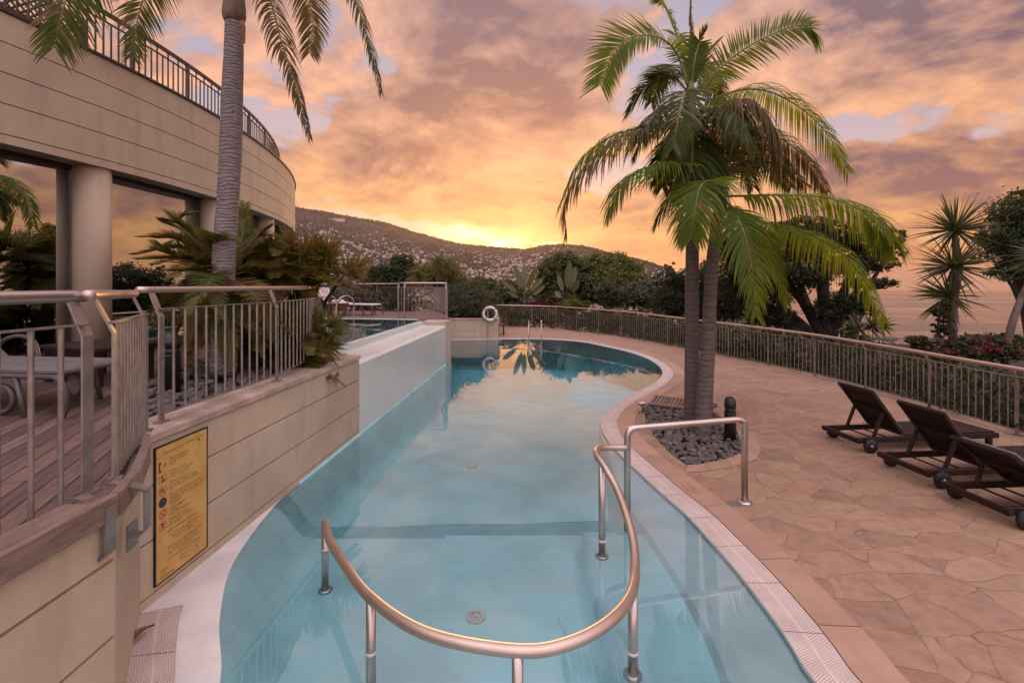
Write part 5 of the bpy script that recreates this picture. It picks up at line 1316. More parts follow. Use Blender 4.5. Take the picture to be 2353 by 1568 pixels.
cw = [((420, 520, Yc - .2), (370, 506, Yc - .3)), ((410, 545, Yc + .1), (325, 545, Yc)), ((400, 570, Yc - .3), (312, 585, Yc - .5)), ((410, 595, Yc - .5), (318, 596, Yc - .7)), ((450, 560, Yc + .4), (380, 545, Yc + .6)),
      ((450, 620, Yc - .6), (390, 622, Yc - .9)), ((440, 590, Yc + .5), (345, 610, Yc + .9)), ((545, 560, Yc + .5), (556, 485, Yc + .6)), ((590, 545, Yc + .6), (625, 520, Yc + .7)), ((500, 560, Yc - .5), (470, 540, Yc - .8)),
      ((445, 700, Yc - .3), (400, 780, Yc - .4)), ((470, 730, Yc - .5), (440, 830, Yc - .6)), ((520, 720, Yc - .6), (530, 840, Yc - .7)), ((560, 720, Yc - .5), (600, 820, Yc - .5)), ((600, 620, Yc + .2), (650, 600, Yc + .2)), ((420, 660, Yc - .2), (345, 720, Yc - .2)), ((480, 650, Yc - .8), (440, 720, Yc - 1.0)), ((580, 680, Yc - .6), (620, 760, Yc - .7))]
cyc = CP(520, 640, Yc)
cycad('big feathery cycad at the foot of the tall left palm, fronds reaching left', (cyc.x, cyc.y, ZD - .1), tuple(cyc), [(CP(*a), CP(*c)) for a, c in cw], ['cycad', 'cycad', 'cycad_warm'], L=.24, n=64, seed=400)
Y2 = 6.9
c2 = CP(610, 660, Y2)
fr2 = []
rg = random.Random(21)
for k in range(26):
    a = 2 * PI * k / 26 + rg.uniform(-.1, .1); el = rg.choice((.1, .35, .6, .9, 1.2)); r = rg.uniform(.62, .9)
    d = Vector((math.cos(a) * math.cos(el), math.sin(a) * math.cos(el) * .8, math.sin(el)))
    fr2.append((c2 + d * r * .62 + Vector((0, 0, .05)), c2 + d * r * 1.05 - Vector((0, 0, .28 * math.cos(el)))))
cycad('dense dark cycad clump right of the tall left palm, above the railing', (c2.x, c2.y, ZD - .1), tuple(c2), fr2, ['cycad', 'cycad', 'cycad_warm'], L=.23, n=56, seed=450)
Y3 = 7.6
c3 = CP(690, 660, Y3)
w3 = [((760, 625, Y3 + .1), (828, 640, Y3 + .1)), ((740, 605, Y3), (800, 612, Y3 - .1)), ((730, 590, Y3 + .3), (765, 575, Y3 + .4)), ((755, 650, Y3 - .3), (825, 668, Y3 - .3)), ((700, 600, Y3), (700, 545, Y3)), ((670, 590, Y3 - .2), (665, 540, Y3 - .3)), ((640, 610, Y3), (615, 570, Y3 + .1)), ((720, 640, Y3 - .6), (770, 655, Y3 - .9)), ((740, 620, Y3 + .5), (790, 625, Y3 + .8)), ((670, 640, Y3 - .7), (650, 680, Y3 - .9)), ((640, 650, Y3 - .3), (590, 670, Y3 - .4)), ((720, 600, Y3 - .2), (745, 570, Y3 - .3)), ((700, 640, Y3 - .5), (720, 680, Y3 - .8))]
cycad('warm toned cycad with fronds spreading right towards the upper pool', (c3.x, c3.y, ZD - .1), tuple(c3), [(CP(*a), CP(*c)) for a, c in w3], ['cycad_warm', 'cycad_warm', 'cycad'], L=.26, n=60, seed=500)
Y4 = 6.6
c4 = CP(668, 800, Y4)
w4 = [((725, 810, Y4 - .1), (772, 862, Y4 - .25)), ((720, 780, Y4), (778, 790, Y4)), ((700, 760, Y4 + .1), (745, 742, Y4 + .2)), ((715, 830, Y4 - .3), (755, 868, Y4 - .5)), ((690, 845, Y4 - .3), (715, 872, Y4 - .5)), ((665, 740, Y4), (660, 705, Y4)), ((640, 760, Y4 - .1), (610, 745, Y4 - .2)), ((630, 800, Y4 - .2), (590, 820, Y4 - .3)), ((650, 835, Y4 - .3), (635, 865, Y4 - .4)), ((705, 800, Y4 - .4), (745, 820, Y4 - .6)), ((690, 770, Y4 - .4), (720, 770, Y4 - .7)), ((700, 740, Y4 + .2), (728, 715, Y4 + .3)), ((690, 820, Y4 - .35), (735, 845, Y4 - .55))]
cycad('low young cycad spilling through the railing over the retaining wall', (c4.x, c4.y, ZD - .1), tuple(c4), [(CP(*a), CP(*c)) for a, c in w4], ['cycad', 'cycad_warm', 'cycad'], L=.20, n=54, trunk_r=.1, seed=550)
Y5 = 5.5
c5 = CP(560, 800, Y5 + .6)
fr5 = []
for k in range(20):
    a = 2 * PI * k / 20; el = rg.uniform(-.2, .9); d = Vector((math.cos(a) * math.cos(el), math.sin(a) * math.cos(el) * .7, math.sin(el))); fr5.append((c5 + d * .45, c5 + d * .8 - Vector((0, 0, .25))))
cycad('shaded cycad low between the railing bars beside the palm trunk', (c5.x, c5.y, ZD - .1), tuple(c5), fr5, ['fr_dark', 'cycad', 'cycad_warm'], L=.2, n=44, seed=600)

# ================================================================== LEAFY PLANTS
def cloud(blobs, n, size, rng, shell=.55, asp=2.2, clump=.22, per=26, up=.35):
    # leaf quads gathered in clumps through the volume of a set of ellipsoids
    vol = np.array([b[3] * b[4] * b[5] for b in blobs]) ** .8; pr = vol / vol.sum(); nc = max(1, n // per); C = []
    ch = rng.choice(len(blobs), nc, p=pr); d = rng.normal(size=(nc, 3)); d /= np.linalg.norm(d, axis=1)[:, None]
    rad = (shell + (1.06 - shell) * rng.random(nc) ** .6); B = np.array([b[:6] for b in blobs])[ch]
    cen = B[:, :3] + d * rad[:, None] * B[:, 3:6]
    cs = np.minimum(B[:, 3:6].min(1), 1e9) * clump * rng.uniform(.6, 1.5, nc)
    o = rng.normal(size=(nc, per, 3)) * cs[:, None, None] * np.array([1.15, 1.15, .7]) * .6
    p = (cen[:, None, :] + o).reshape(-1, 3); nn = len(p)
    nrm = rng.normal(size=(nn, 3)) * .8 + np.repeat(d, per, 0) * .7 + np.array([0, 0, up]); nrm /= np.linalg.norm(nrm, axis=1)[:, None]
    t = np.cross(nrm, rng.normal(size=(nn, 3))); t /= np.linalg.norm(t, axis=1)[:, None]; s = np.cross(nrm, t)
    sz = size * rng.uniform(.6, 1.3, nn)[:, None]
    a = p - t * sz * .5; b = p + s * sz * .5 / asp - t * sz * .05 + nrm * sz * .07; c = p + t * sz * .5 - nrm * sz * .05; e = p - s * sz * .5 / asp - t * sz * .05 + nrm * sz * .07
    V = np.stack([a, b, c, e], 1).reshape(-1, 3); Fq = np.arange(len(V)).reshape(-1, 4)
    return V, Fq
def limb_set(b, base, targets, r, rg, n=7):
    base = Vector(base)
    for tg in targets:
        tg = Vector(tg); m = base.lerp(tg, .5) + Vector((rg.uniform(-.1, .1), rg.uniform(-.1, .1), rg.uniform(0, .12))) * (tg - base).length
        b.tube(catmull([base, m, tg], 8), [r * (1 - .8 * i / 8) for i in range(9)], n)
def tree(name, label, base, blobs, n, size, mat, trunk_r, limbs=None, group=None, seed=1, trunk_top=None, bark='bark', cat='tree', shell=.5, asp=2.0, clump=.24, mats=None):
    rng = np.random.default_rng(seed); rg = random.Random(seed)
    t = thing(name, label, cat, base, group)
    V, Fq = cloud(blobs, n, size, rng, shell, asp, clump); np_mesh('crown', V, Fq, mat, t)
    b = MB(); base = Vector(base); tt = Vector(trunk_top) if trunk_top is not None else Vector(np.mean([bb[:3] for bb in blobs], 0))
    b.tube(catmull([base + Vector((0, 0, -.6)), base.lerp(tt, .35) + Vector((rg.uniform(-.1, .1), 0, 0)), tt], 8), [trunk_r * (1.25 - .7 * i / 8) for i in range(9)], 10)
    limb_set(b, base.lerp(tt, .45), [bb[:3] for bb in blobs], trunk_r * .55, rg); b.build('trunk', M[bark], t); return t
def EB(px, py, Y, rx, ry, rz=None):   # ellipsoid around a surveyed centre, radii given in survey units
    p = P(px, py, Y); k = Y / F0; return (p.x, p.y, p.z, rx * k, (rz if rz is not None else (rx + ry) / 2) * k, ry * k)
def gz_at(x, y): return -1.6
# broadleaf trees past the fence
Yb = 36
tree('broadleaf_tree', 'broad dark green tree with a lumpy crown directly behind the tall paddle leaf', (P(1330, 700, Yb).x, Yb, -2.2), [EB(1290, 625, Yb, 52, 38), EB(1275, 668, Yb, 40, 40), EB(1330, 650, Yb + 1, 50, 50), EB(1300, 598, Yb, 26, 20)], 15000, .30, M['tree_a'], .3, seed=31, group='trees beyond the fence')
tree('broadleaf_tree', 'brighter green tree with a rounded top just left of the twin palms', (P(1400, 700, Yb + 2).x, Yb + 2, -2.2), [EB(1372, 618, Yb + 2, 46, 32), EB(1415, 610, Yb + 2, 40, 30), EB(1450, 640, Yb + 1, 36, 34), EB(1400, 650, Yb + 1, 60, 44), EB(1358, 655, Yb + 2, 40, 40)], 17000, .30, M['tree_b'], .3, seed=32, group='trees beyond the fence')
tree('broadleaf_tree', 'low mixed green tree behind the traveller palms', (P(1180, 700, 40).x, 40, -2.2), [EB(1150, 672, 40, 50, 28), EB(1105, 668, 40, 40, 30), EB(1220, 690, 40, 40, 24)], 8000, .3, M['tree_a'], .2, seed=33, group='trees beyond the fence')
Yk = 30
tree('conifer_tree', 'dark spreading conifer behind the upper terrace, under the hillside town', (P(905, 700, Yk).x, Yk, -1), [EB(905, 622, Yk, 50, 16), EB(925, 598, Yk, 26, 13), EB(870, 630, Yk, 32, 16), EB(945, 625, Yk, 34, 18), EB(900, 648, Yk, 62, 22), EB(955, 605, Yk, 12, 6), EB(855, 650, Yk, 26, 14)], 13000, .24, M['conifer_mid'], .28, seed=34, group='trees beyond the fence', asp=3.2, clump=.34)
# fan palm thicket behind the planter wall
def blade_heads(t, name, heads, mat, n, L, w, rng, droop=.25, cone=1.0, seg=3):
    V = []; Fc = []
    for (c, ax, nb, l_) in heads:
        c = np.array(c); ax = np.array(ax, dtype=float); ax /= np.linalg.norm(ax)
        for k in range(nb):
            d = rng.normal(size=3); d /= np.linalg.norm(d); d = d + ax * cone; d /= np.linalg.norm(d)
            p = c + d * .03; ll = l_ * rng.uniform(.7, 1.1); wd = w * rng.uniform(.7, 1.1)
            sd = np.cross(d, rng.normal(size=3)); sd /= np.linalg.norm(sd); b0 = len(V)
            for j in range(seg + 1):
                f = j / seg; ww = wd * (.7, 1.0, .7, .08)[min(3, int(round(f * 3)))]
                V.append(p + sd * ww / 2); V.append(p - sd * ww / 2)
                d = d + np.array([0, 0, -1]) * droop * (.2 + f) / seg * 2; d /= np.linalg.norm(d); p = p + d * ll / seg
            for j in range(seg): Fc.append((b0 + 2 * j, b0 + 2 * j + 1, b0 + 2 * j + 3, b0 + 2 * j + 2))
    return np_mesh(name, np.array(V), np.array(Fc), mat, t)
rng = np.random.default_rng(5)
def fan_palm(label, heads, base, seed, mat='fanpalm', group='fan palm thicket'):
    t = thing('fan_palm', label, 'palm', base, group); H = []
    for (px, py, Y, k, l_) in heads:
        c = P(px, py, Y)
        for _ in range(k):
            a = rng.uniform(0, 6.28); el = rng.uniform(-.3, 1.2); ax = np.array([math.cos(a) * math.cos(el), math.sin(a) * math.cos(el), math.sin(el)])
            H.append((np.array(c) + ax * l_ * rng.uniform(.5, 1.0), ax, 26, l_ * .75))
    blade_heads(t, 'leaf_fans', H, M[mat], 0, 0, .055, rng, .4, .55)
    b = MB(); c = P(*heads[0][:3]); b.tube([Vector(base), c], [.2, .15], 10); b.build('trunk', M['bark'], t); return t
fan_palm('olive fan palm with a bushy crown behind the corner of the upper railing', [(1020, 640, 25, 42, 1.0), (985, 652, 25, 30, .9), (1045, 660, 25, 30, .9)], (P(1020, 700, 25).x, 25, .5), 1)
tree('shrub', 'grey green bush filling the planter bed above the low wall', (P(1080, 720, 22.6).x, 22.6, .7), [EB(1075, 690, 22.6, 44, 40), EB(1050, 715, 22.2, 36, 26), EB(1110, 712, 22.5, 34, 24), EB(1090, 668, 23, 26, 20)], 11000, .17, M['shrub_grey'], .05, seed=36, group='shrubs along the far end', cat='shrub', asp=4)
tree('shrub', 'dark shrub at the back corner of the planter bed', (P(1045, 720, 24).x, 24, .7), [EB(1042, 690, 24, 26, 30), EB(1055, 720, 23, 30, 20), EB(1105, 690, 25, 36, 26)], 5000, .18, M['tree_a'], .05, seed=37, group='shrubs along the far end', cat='shrub')
# traveller palms with paddle leaves
def paddle(b, base, mid, tip, w, mi=0):
    pts = catmull([base, mid, tip], 14); vs = []; n = len(pts); L0 = .38
    for i, p in enumerate(pts):
        f = i / (n - 1); T = (pts[min(i + 1, n - 1)] - pts[max(i - 1, 0)]).normalized()
        sd = T.cross(Vector((.15, -1, .1))).normalized(); q = max(0, (f - L0) / (1 - L0)); ww = w * (math.sin(PI * min(1, q * .94 + .06)) ** .6 if q > 0 else .05)
        nn = sd.cross(T); vs += [p + sd * ww * .5 + nn * ww * .12, p, p - sd * ww * .5 + nn * ww * .12]
    fs = []
    for i in range(n - 1):
        for j in range(2): fs.append((i * 3 + j, i * 3 + j + 1, (i + 1) * 3 + j + 1, (i + 1) * 3 + j))
    b.add(vs, fs, mi, True)
def traveller(label, px, base_y, Y, leaves, seed):
    c = P(px, base_y, Y); t = thing('traveller_palm', label, 'palm', (c.x, c.y, -1.5), 'traveller palms past the far fence')
    b = MB(); b.tube([Vector((c.x, c.y, -1.8)), c], [.2, .13], 10); b.build('trunk', M['bark_pale'], t)
    for (mx, my, tx, ty, w, dy) in leaves:
        b = MB(); paddle(b, c, P(mx, my, Y + dy * .5), P(tx, ty, Y + dy), w * .52); b.build('leaf', M['paddle'], t)
M['paddle'] = leaf('paddle_leaf', (.055, .070, .020), (.075, .085, .028), (.15, .15, .03), .3, .35, .5)
traveller('traveller palm whose paddle leaves fan out low over the town', 1205, 690, 31, [(1195, 650, 1180, 608, .8, 0), (1204, 645, 1203, 606, .7, .5), (1215, 655, 1228, 618, .7, -.4), (1225, 660, 1248, 638, .75, .4), (1180, 665, 1152, 644, .7, -.3), (1230, 672, 1252, 655, .6, .6), (1185, 680, 1165, 668, .6, .3), (1215, 690, 1232, 690, .6, -.5)], 1)
traveller('traveller palm with one tall upright paddle leaf in front of the dark tree', 1302, 690, 29, [(1303, 650, 1309, 598, .95, 0), (1312, 655, 1322, 612, .8, .3), (1290, 660, 1282, 632, .7, .2), (1318, 665, 1330, 640, .7, -.3), (1310, 690, 1322, 672, .8, -.4), (1285, 680, 1276, 668, .7, .4)], 2)
# bluish and green shrubs beyond the far fence
for i, (px, py, Y, rx, ry, mt, lab, ss, nn_) in enumerate([
    (1405, 668, 27, 32, 30, 'shrub_grey', 'feathery grey green shrub behind the far fence, left of the twin palms', .2, 4200),
    (1470, 675, 26, 46, 30, 'shrub_grey', 'wide soft shrub behind the fence just left of the palm trunks', .2, 6000),
    (1540, 690, 24, 40, 34, 'hedge', 'dark shrub directly behind the palm trunks', .18, 5000),
    (1318, 700, 27, 36, 12, 'tree_b', 'light green low shrub showing over the far fence', .16, 2600),
    (1225, 694, 29, 40, 9, 'bract', 'red flowering shrub under the traveller palms', .12, 900),
    (1290, 690, 30, 36, 8, 'bract', 'red bracts of the shrub beside the tall paddle leaf', .12, 600),
    (1180, 712, 28, 46, 16, 'tree_a', 'mixed green shrub just right of the lifebuoy', .16, 3200),
    (1270, 722, 27, 60, 18, 'hedge', 'dark shrub seen through the middle of the far fence', .16, 4200),
    (1390, 730, 24, 60, 22, 'hedge', 'dark shrub seen through the far fence nearer the palms', .16, 4600),
    (1480, 735, 22, 50, 26, 'tree_a', 'green shrub seen through the fence just left of the palm trunks', .16, 4200)]):
    p = P(px, py, Y); tree('shrub', lab, (p.x, Y, -1.0), [EB(px, py, Y, rx, ry), EB(px - rx * .45, py + ry * .3, Y, rx * .6, ry * .8), EB(px + rx * .4, py + ry * .35, Y, rx * .6, ry * .75)], nn_, ss, M[mt], .05, seed=60 + i, group='shrubs along the far end', cat='shrub', asp=3)
# dark cypress mass behind the twin palms
cb = [EB(1555, 640, 22, 50, 26), EB(1575, 690, 22, 60, 40), EB(1640, 640, 22, 80, 34), EB(1660, 690, 22, 80, 46), EB(1540, 610, 22, 20, 8)]
tree('conifer_tree', 'dark low conifer directly behind the lower trunks of the twin palms', (P(1620, 800, 22).x, 22, -2.5), cb, 15000, .19, M['conifer'], .3, seed=40, group='trees beyond the fence', asp=3.0, clump=.32, shell=.35)
Yp = 17.6
cb = [EB(1780, 565, Yp, 130, 36), EB(1800, 620, Yp, 120, 46), EB(1900, 540, Yp, 90, 28), EB(1975, 560, Yp, 80, 22), EB(2030, 540, Yp, 56, 16), EB(1985, 605, Yp, 66, 24), EB(2040, 585, Yp, 40, 14), EB(1850, 520, Yp, 70, 20), EB(1770, 680, Yp, 50, 40), EB(1790, 730, Yp, 40, 22), EB(1715, 600, 18.2, 60, 40), EB(1705, 665, 18.6, 50, 46), EB(1690, 560, 18.4, 44, 22)]
t = tree('cypress_tree', 'big dark cypress with flat layered branches behind the twin palms', (P(1893, 800, Yp).x, Yp, -2.5), cb, 44000, .155, M['conifer'], .28, seed=41, trunk_top=tuple(P(1893, 600, Yp)), group='trees beyond the fence', asp=3.0, clump=.30, shell=.35)
b = MB(); b.tube(catmull([P(1905, 780, Yp), P(1930, 690, Yp), P(1965, 610, Yp)], 10), [.26 - .016 * i for i in range(11)], 10); b.tube(catmull([P(1830, 800, Yp), P(1800, 720, Yp), P(1770, 640, Yp)], 10), [.22 - .014 * i for i in range(11)], 10); b.build('limb', M['bark'], t)
cb = [EB(1945, 690, 17, 60, 16), EB(1985, 715, 17, 34, 10), EB(1900, 715, 17, 34, 18), EB(2000, 650, 17, 56, 12)]
tree('cypress_tree', 'lower hanging cypress boughs over the sea, right of the dark trunks', (P(1925, 800, 17).x, 17, -2.5), cb, 5200, .14, M['conifer'], .16, seed=42, group='trees beyond the fence', asp=3.0, clump=.5)
Yr = 14
cb = [EB(2330, 490, Yr, 46, 34), EB(2345, 455, Yr, 34, 14), EB(2300, 545, Yr, 60, 22), EB(2335, 560, Yr, 70, 36), EB(2275, 590, Yr, 40, 10), EB(2310, 630, Yr, 46, 16), EB(2350, 610, Yr, 50, 26), EB(2400, 520, Yr, 80, 80), EB(2285, 500, Yr, 18, 6)]
tree('cypress_tree', 'cypress cut by the right edge of the photo, above the sea', (P(2420, 820, Yr).x, Yr, -2), cb, 17000, .14, M['conifer_mid'], .2, seed=43, group='trees beyond the fence', asp=3.2, clump=.34)
# sword leaved dracaenas
def dracaena(label, trunk, heads, tr, seed):
    t = thing('dracaena', label, 'dracaena', tuple(trunk[0]), 'dracaenas by the fence'); b = MB()
    b.tube(catmull(trunk, 20), [tr * (1.15 - .45 * i / 20) for i in range(21)], 12)
    for (c, l_, k, ax) in heads[1:]: b.tube([trunk[len(trunk) // 2], Vector(c)], [tr * .6, tr * .5], 8)
    b.build('trunk', M['bark_pale'], t)
    for (c, l_, k, ax) in heads:
        H = [(np.array(c), ax, k, l_)]; blade_heads(t, 'leaf_head', H, M['dracaena'], 0, 0, .045, np.random.default_rng(seed), .16, .28); seed += 1
Yd = 11.2
dracaena('spiky dracaena with three leaf heads standing against the sea', [P(2190, 850, Yd), P(2188, 760, Yd), P(2192, 680, Yd), P(2203, 610, Yd), P(2194, 560, Yd), P(2194, 535, Yd)], [(P(2194, 528, Yd), .92, 150, (0, 0, .5)), (P(2188, 612, Yd), .95, 130, (-.2, -.3, .3)), (P(2180, 680, Yd), .85, 110, (0, .2, .1))], .085, 700)
Ye = 10.2
dracaena('leaning dracaena trunk at the right edge, its head mostly out of the photo', [P(2310, 850, Ye), P(2316, 780, Ye), P(2330, 725, Ye), P(2352, 670, Ye), P(2385, 610, Ye), P(2400, 590, Ye)], [(P(2402, 585, Ye), .8, 120, (0, 0, -.2))], .07, 720)
# small fan palms glimpsed between fence and cypress
for i, (px, py, Y, k, l_, lab) in enumerate([(1985, 770, 15, 12, .55, 'small feather palm just behind the fence under the cypress trunks'), (1760, 740, 19, 14, .7, 'small palm behind the fence right of the twin trunks')]):
    fan_palm(lab, [(px, py, Y, k, l_)], (P(px, py, Y).x, Y, -1.0), 3 + i, 'dracaena', 'small palms behind the fence')
for lab, heads, base, sd, mt, ww in [('low fan palm spilling through the railing bars and over the retaining wall', [(690, 760, 6.7, 7, .42), (735, 800, 6.55, 7, .40), (715, 838, 6.4, 7, .36), (665, 735, 6.8, 6, .40), (655, 800, 6.5, 6, .36), (742, 762, 6.7, 5, .34)], P(680, 850, 6.75), 11, 'cycad', .026),
                     ('bushy fan palm between the tall left palm and the upper pool', [(700, 590, 7.4, 7, .5), (748, 612, 7.5, 8, .52), (790, 632, 7.5, 7, .46), (650, 615, 7.3, 7, .45), (660, 650, 7.0, 6, .45), (590, 630, 7.0, 6, .4)], P(690, 800, 7.45), 12, 'cycad_warm', .030)]:
    t = thing('fan_palm', lab, 'palm', (base.x, base.y, ZD - .05), 'fan palms behind the railing'); H = []
    for (px, py, Y, k, l_) in heads:
        c = P(px, py, Y)
        for _ in range(k):
            a = rng.uniform(0, 6.28); el = rng.uniform(-.3, 1.1); ax = np.array([math.cos(a) * math.cos(el), math.sin(a) * math.cos(el), math.sin(el)])
            H.append((np.array(c) + ax * l_ * rng.uniform(.1, .6), ax, 24, l_ * .8))
    blade_heads(t, 'leaf_fans', H, M[mt], 0, 0, ww, rng, .18, 1.1)
    b = MB()
    for (px, py, Y, k, l_) in heads: b.tube([Vector((base.x, base.y, ZD)), Vector((base.x, base.y, ZD)).lerp(P(px, py, Y), .6) + Vector((0, 0, .1)), P(px, py, Y)], [.05, .03, .02], 7)
    b.build('stems', M['bark'], t)
# bougainvillea
for i, (blobs, lab) in enumerate([([EB(2265, 800, 10.4, 95, 26), EB(2230, 790, 10.4, 40, 16), EB(2310, 785, 10.4, 40, 18), EB(2170, 812, 10.6, 60, 16)], 'dark red bougainvillea scrambling above the fence beside the dracaena'), ([EB(2110, 785, 11, 22, 12), EB(2130, 800, 11, 30, 10)], 'small sprig of red bougainvillea left of the dracaena'), ([EB(2165, 745, 11.0, 9, 44), EB(2172, 700, 11.0, 10, 18)], 'leafy creeper climbing beside the dracaena trunk')]):
    rng_ = np.random.default_rng(80 + i); p = blobs[0]
    t = thing('bougainvillea', lab, 'bougainvillea', (p[0], p[1], -.5), 'flowering climbers by the fence')
    V, Fq = cloud(blobs, (5200, 900, 900)[i], .085, rng_, .35, 1.5, .4, 14); n0 = len(Fq); V2 = np.zeros((0, 3)); F2 = np.zeros((0, 4), dtype=int)
    if i < 2: V2, F2 = cloud([(q[0], q[1], q[2] + q[5] * .25, q[3], q[4], q[5] * .9) for q in blobs], (800, 260)[i], .07, rng_, .6, 1.3, .32, 12)
    np_mesh('foliage', np.concatenate([V, V2]), np.concatenate([Fq, F2 + len(V)]), [M['hedge'], M['bract']], t, mi=[0] * n0 + [1] * len(F2))
    b = MB()
    for k in range(7): q = blobs[k % len(blobs)]; b.tube(catmull([(p[0] + rnd.uniform(-.3, .3), p[1], -1), (q[0] + rnd.uniform(-.3, .3), q[1], q[2] - .2), (q[0] + rnd.uniform(-1, 1) * q[3], q[1], q[2] + q[5] * .8)], 8), .012, 5)
    b.build('stems', M['bark'], t)
# hedge outside the fence, split into shrubs
FenceO = offset_line(Fence, 1.05)
if FenceO[40].x < Fence[40].x: FenceO = offset_line(Fence, -1.05)
acc = 0; hx = []; prev = FenceO[0]
for p in FenceO:
    if (p - prev).length > 1.5: hx.append(p); prev = p
labs = ['nearest', 'second', 'third', 'fourth', 'fifth', 'sixth', 'seventh', 'eighth', 'ninth', 'tenth', 'eleventh', 'twelfth', 'thirteenth', 'fourteenth', 'fifteenth', 'sixteenth', 'seventeenth', 'eighteenth', 'nineteenth', 'twentieth']
hx = [p for p in hx if p.y > 3.5 and p.y < 27]
for i, p in enumerate(hx):
    rng_ = np.random.default_rng(900 + i); dist = math.hypot(p.x, p.y); nn_ = int(np.clip(5200 * (9 / dist), 1800, 6000)); h = (.80 if p.y < 13 else .95) + rnd.uniform(-.1, .1)
    t = thing('hedge_shrub', 'dark clipped shrub outside the terrace fence, %s along it from the loungers' % labs[min(i, 19)], 'shrub', (p.x, p.y, -.8), 'hedge shrubs outside the fence')
    bl_ = [(p.x, p.y, h * .35, 1.0, .75, .6), (p.x + .3, p.y + .5, h * .55, .8, .7, h * .42), (p.x + .2, p.y - .5, h * .5, .8, .7, h * .42), (p.x + .5, p.y, -.4, 1.0, .9, .7)]
    V, Fq = cloud(bl_, nn_, .085 if p.y < 14 else .12, rng_, .55, 1.8, .25, 20); np_mesh('foliage', V, Fq, M['hedge'], t)
    b = MB()
    for k in range(3): b.tube([(p.x + rnd.uniform(-.3, .3), p.y + rnd.uniform(-.3, .3), -1.2), (p.x + rnd.uniform(-.5, .5), p.y + rnd.uniform(-.5, .5), h * .5)], [.03, .012], 6)
    b.build('stems', M['bark'], t)
# clipped hedge of the upper terrace
t = thing('clipped_hedge', 'low clipped dark hedge behind the white lounger on the upper terrace', 'hedge', (-5.6, 20.2, 1.2))
bl_ = [(-4.4 - k * .55, 19.6 + .12 * k, 1.62, .5, .5, .5) for k in range(12)]
V, Fq = cloud(bl_, 9000, .10, np.random.default_rng(77), .6, 2, .25, 20); np_mesh('foliage', V, Fq, M['hedge'], t)
b = MB()
for k in range(12): b.tube([(-4.4 - k * .55, 19.6 + .12 * k, 1.2), (-4.4 - k * .55, 19.6 + .12 * k, 1.8)], .03, 6)
b.build('stems', M['bark'], t)

# ================================================================== TERRAIN, TOWN, SEA
SEA = -120.0
sk = [(-2000, 470), (560, 466), (680, 478), (735, 486), (800, 498), (880, 511), (960, 536), (1020, 552), (1070, 562), (1120, 567), (1170, 571), (1205, 573), (1240, 567), (1300, 564), (1355, 571), (1410, 585), (1480, 602), (1545, 622), (1600, 640), (1700, 655), (4000, 668)]
skx = np.array([(a - 1176) / F0 for a, _ in sk]); ske = np.array([(YH - c) / F0 for _, c in sk])
def ridge_d(t): return np.interp(t, [-2, -.45, 0, .03, .10, .36, .6], [3300, 3300, 3600, 3400, 2900, 3000, 2600])
def vnoise(x, y, s):
    xi = np.floor(x / s).astype(int); yi = np.floor(y / s).astype(int); fx = x / s - xi; fy = y / s - yi
    def h(a, b_): v = np.sin(a * 127.1 + b_ * 311.7) * 43758.5453; return v - np.floor(v)
    fx = fx * fx * (3 - 2 * fx); fy = fy * fy * (3 - 2 * fy)
    return (h(xi, yi) * (1 - fx) + h(xi + 1, yi) * fx) * (1 - fy) + (h(xi, yi + 1) * (1 - fx) + h(xi + 1, yi + 1) * fx) * fy
def height(t, Y):
    X = t * Y; el = np.interp(t, skx, ske); R = ridge_d(t)
    r = np.hypot(X, Y)
    near_ = -1.7 - 1.2 * sstep(26, 45, r) - 92 * sstep(40, 420, r)          # hotel hill dropping away
    basin = near_ - 8 * sstep(400, 900, r)
    f = np.clip((Y - 760) / (R - 760), 0, 1.0)
    prof = HC + el * R
    up = basin + (prof - basin) * (f ** 1.25)
    n = (vnoise(X, Y, 420) - .5) * 60 + (vnoise(X, Y, 150) - .5) * 30 + (vnoise(X, Y, 60) - .5) * 12
    up = up + n * sstep(800, 1700, Y) * (1 - sstep(.80, 1.0, f) * .82)
    up = np.where(Y > R, up - (Y - R) * .25, up)
    # seaward side: shore line
    sh = np.interp(t, [.30, .40, .55, .8, 1.2, 3], [9000, 3300, 1500, 1080, 940, 500])
    up = np.where(Y > sh, np.minimum(up, SEA - 12), up)
    low = SEA + 3 + 14 * sstep(0, 500, sh - Y)
    up = np.where((t > .36) & (Y <= sh) & (Y > 420), np.minimum(up, low), up)
    return np.where(r < 34, -1.7, up)
ts = np.concatenate([np.linspace(-6, -1.6, 14)[:-1], np.linspace(-1.6, -.6, 16)[:-1], np.linspace(-.6, .5, 170), np.linspace(.5, 1.6, 40)[1:], np.linspace(1.6, 7, 26)[1:]]); Ys = np.concatenate([np.linspace(6, 60, 20), np.geomspace(64, 800, 34), np.linspace(815, 3700, 190), [3900, 4300]])
TT, YG = np.meshgrid(ts, Ys); ZZ = height(TT, YG)
vs = np.stack([(TT * YG).ravel(), YG.ravel(), ZZ.ravel()], 1); ny_, nx_ = TT.shape
ii = (np.arange(ny_ - 1)[:, None] * nx_ + np.arange(nx_ - 1)[None, :]).ravel()
o = np_mesh('terrain', vs, np.stack([ii, ii + 1, ii + nx_ + 1, ii + nx_], 1), M['hill'], smooth=True); o['kind'] = 'structure'
# hotel garden ground behind and around, one sheet under everything near
b = MB(); b.prism([(-60, -40), (60, -40), (60, 6.2), (10, 6.2), (-10, 6.2), (-60, 6.2)], -1.75, None); b.build('garden_ground', M['soil'], kind='structure')
# sea
n = 64; vs = [(14000 * math.sin(a), 14000 * math.cos(a), SEA) for a in np.linspace(-1.3, 1.7, n)]
b = MB(); b.add([(0, 0, SEA)] + vs, [(0, i + 1, i) for i in range(1, n)]); o = b.build('sea', M['sea'], kind='structure')
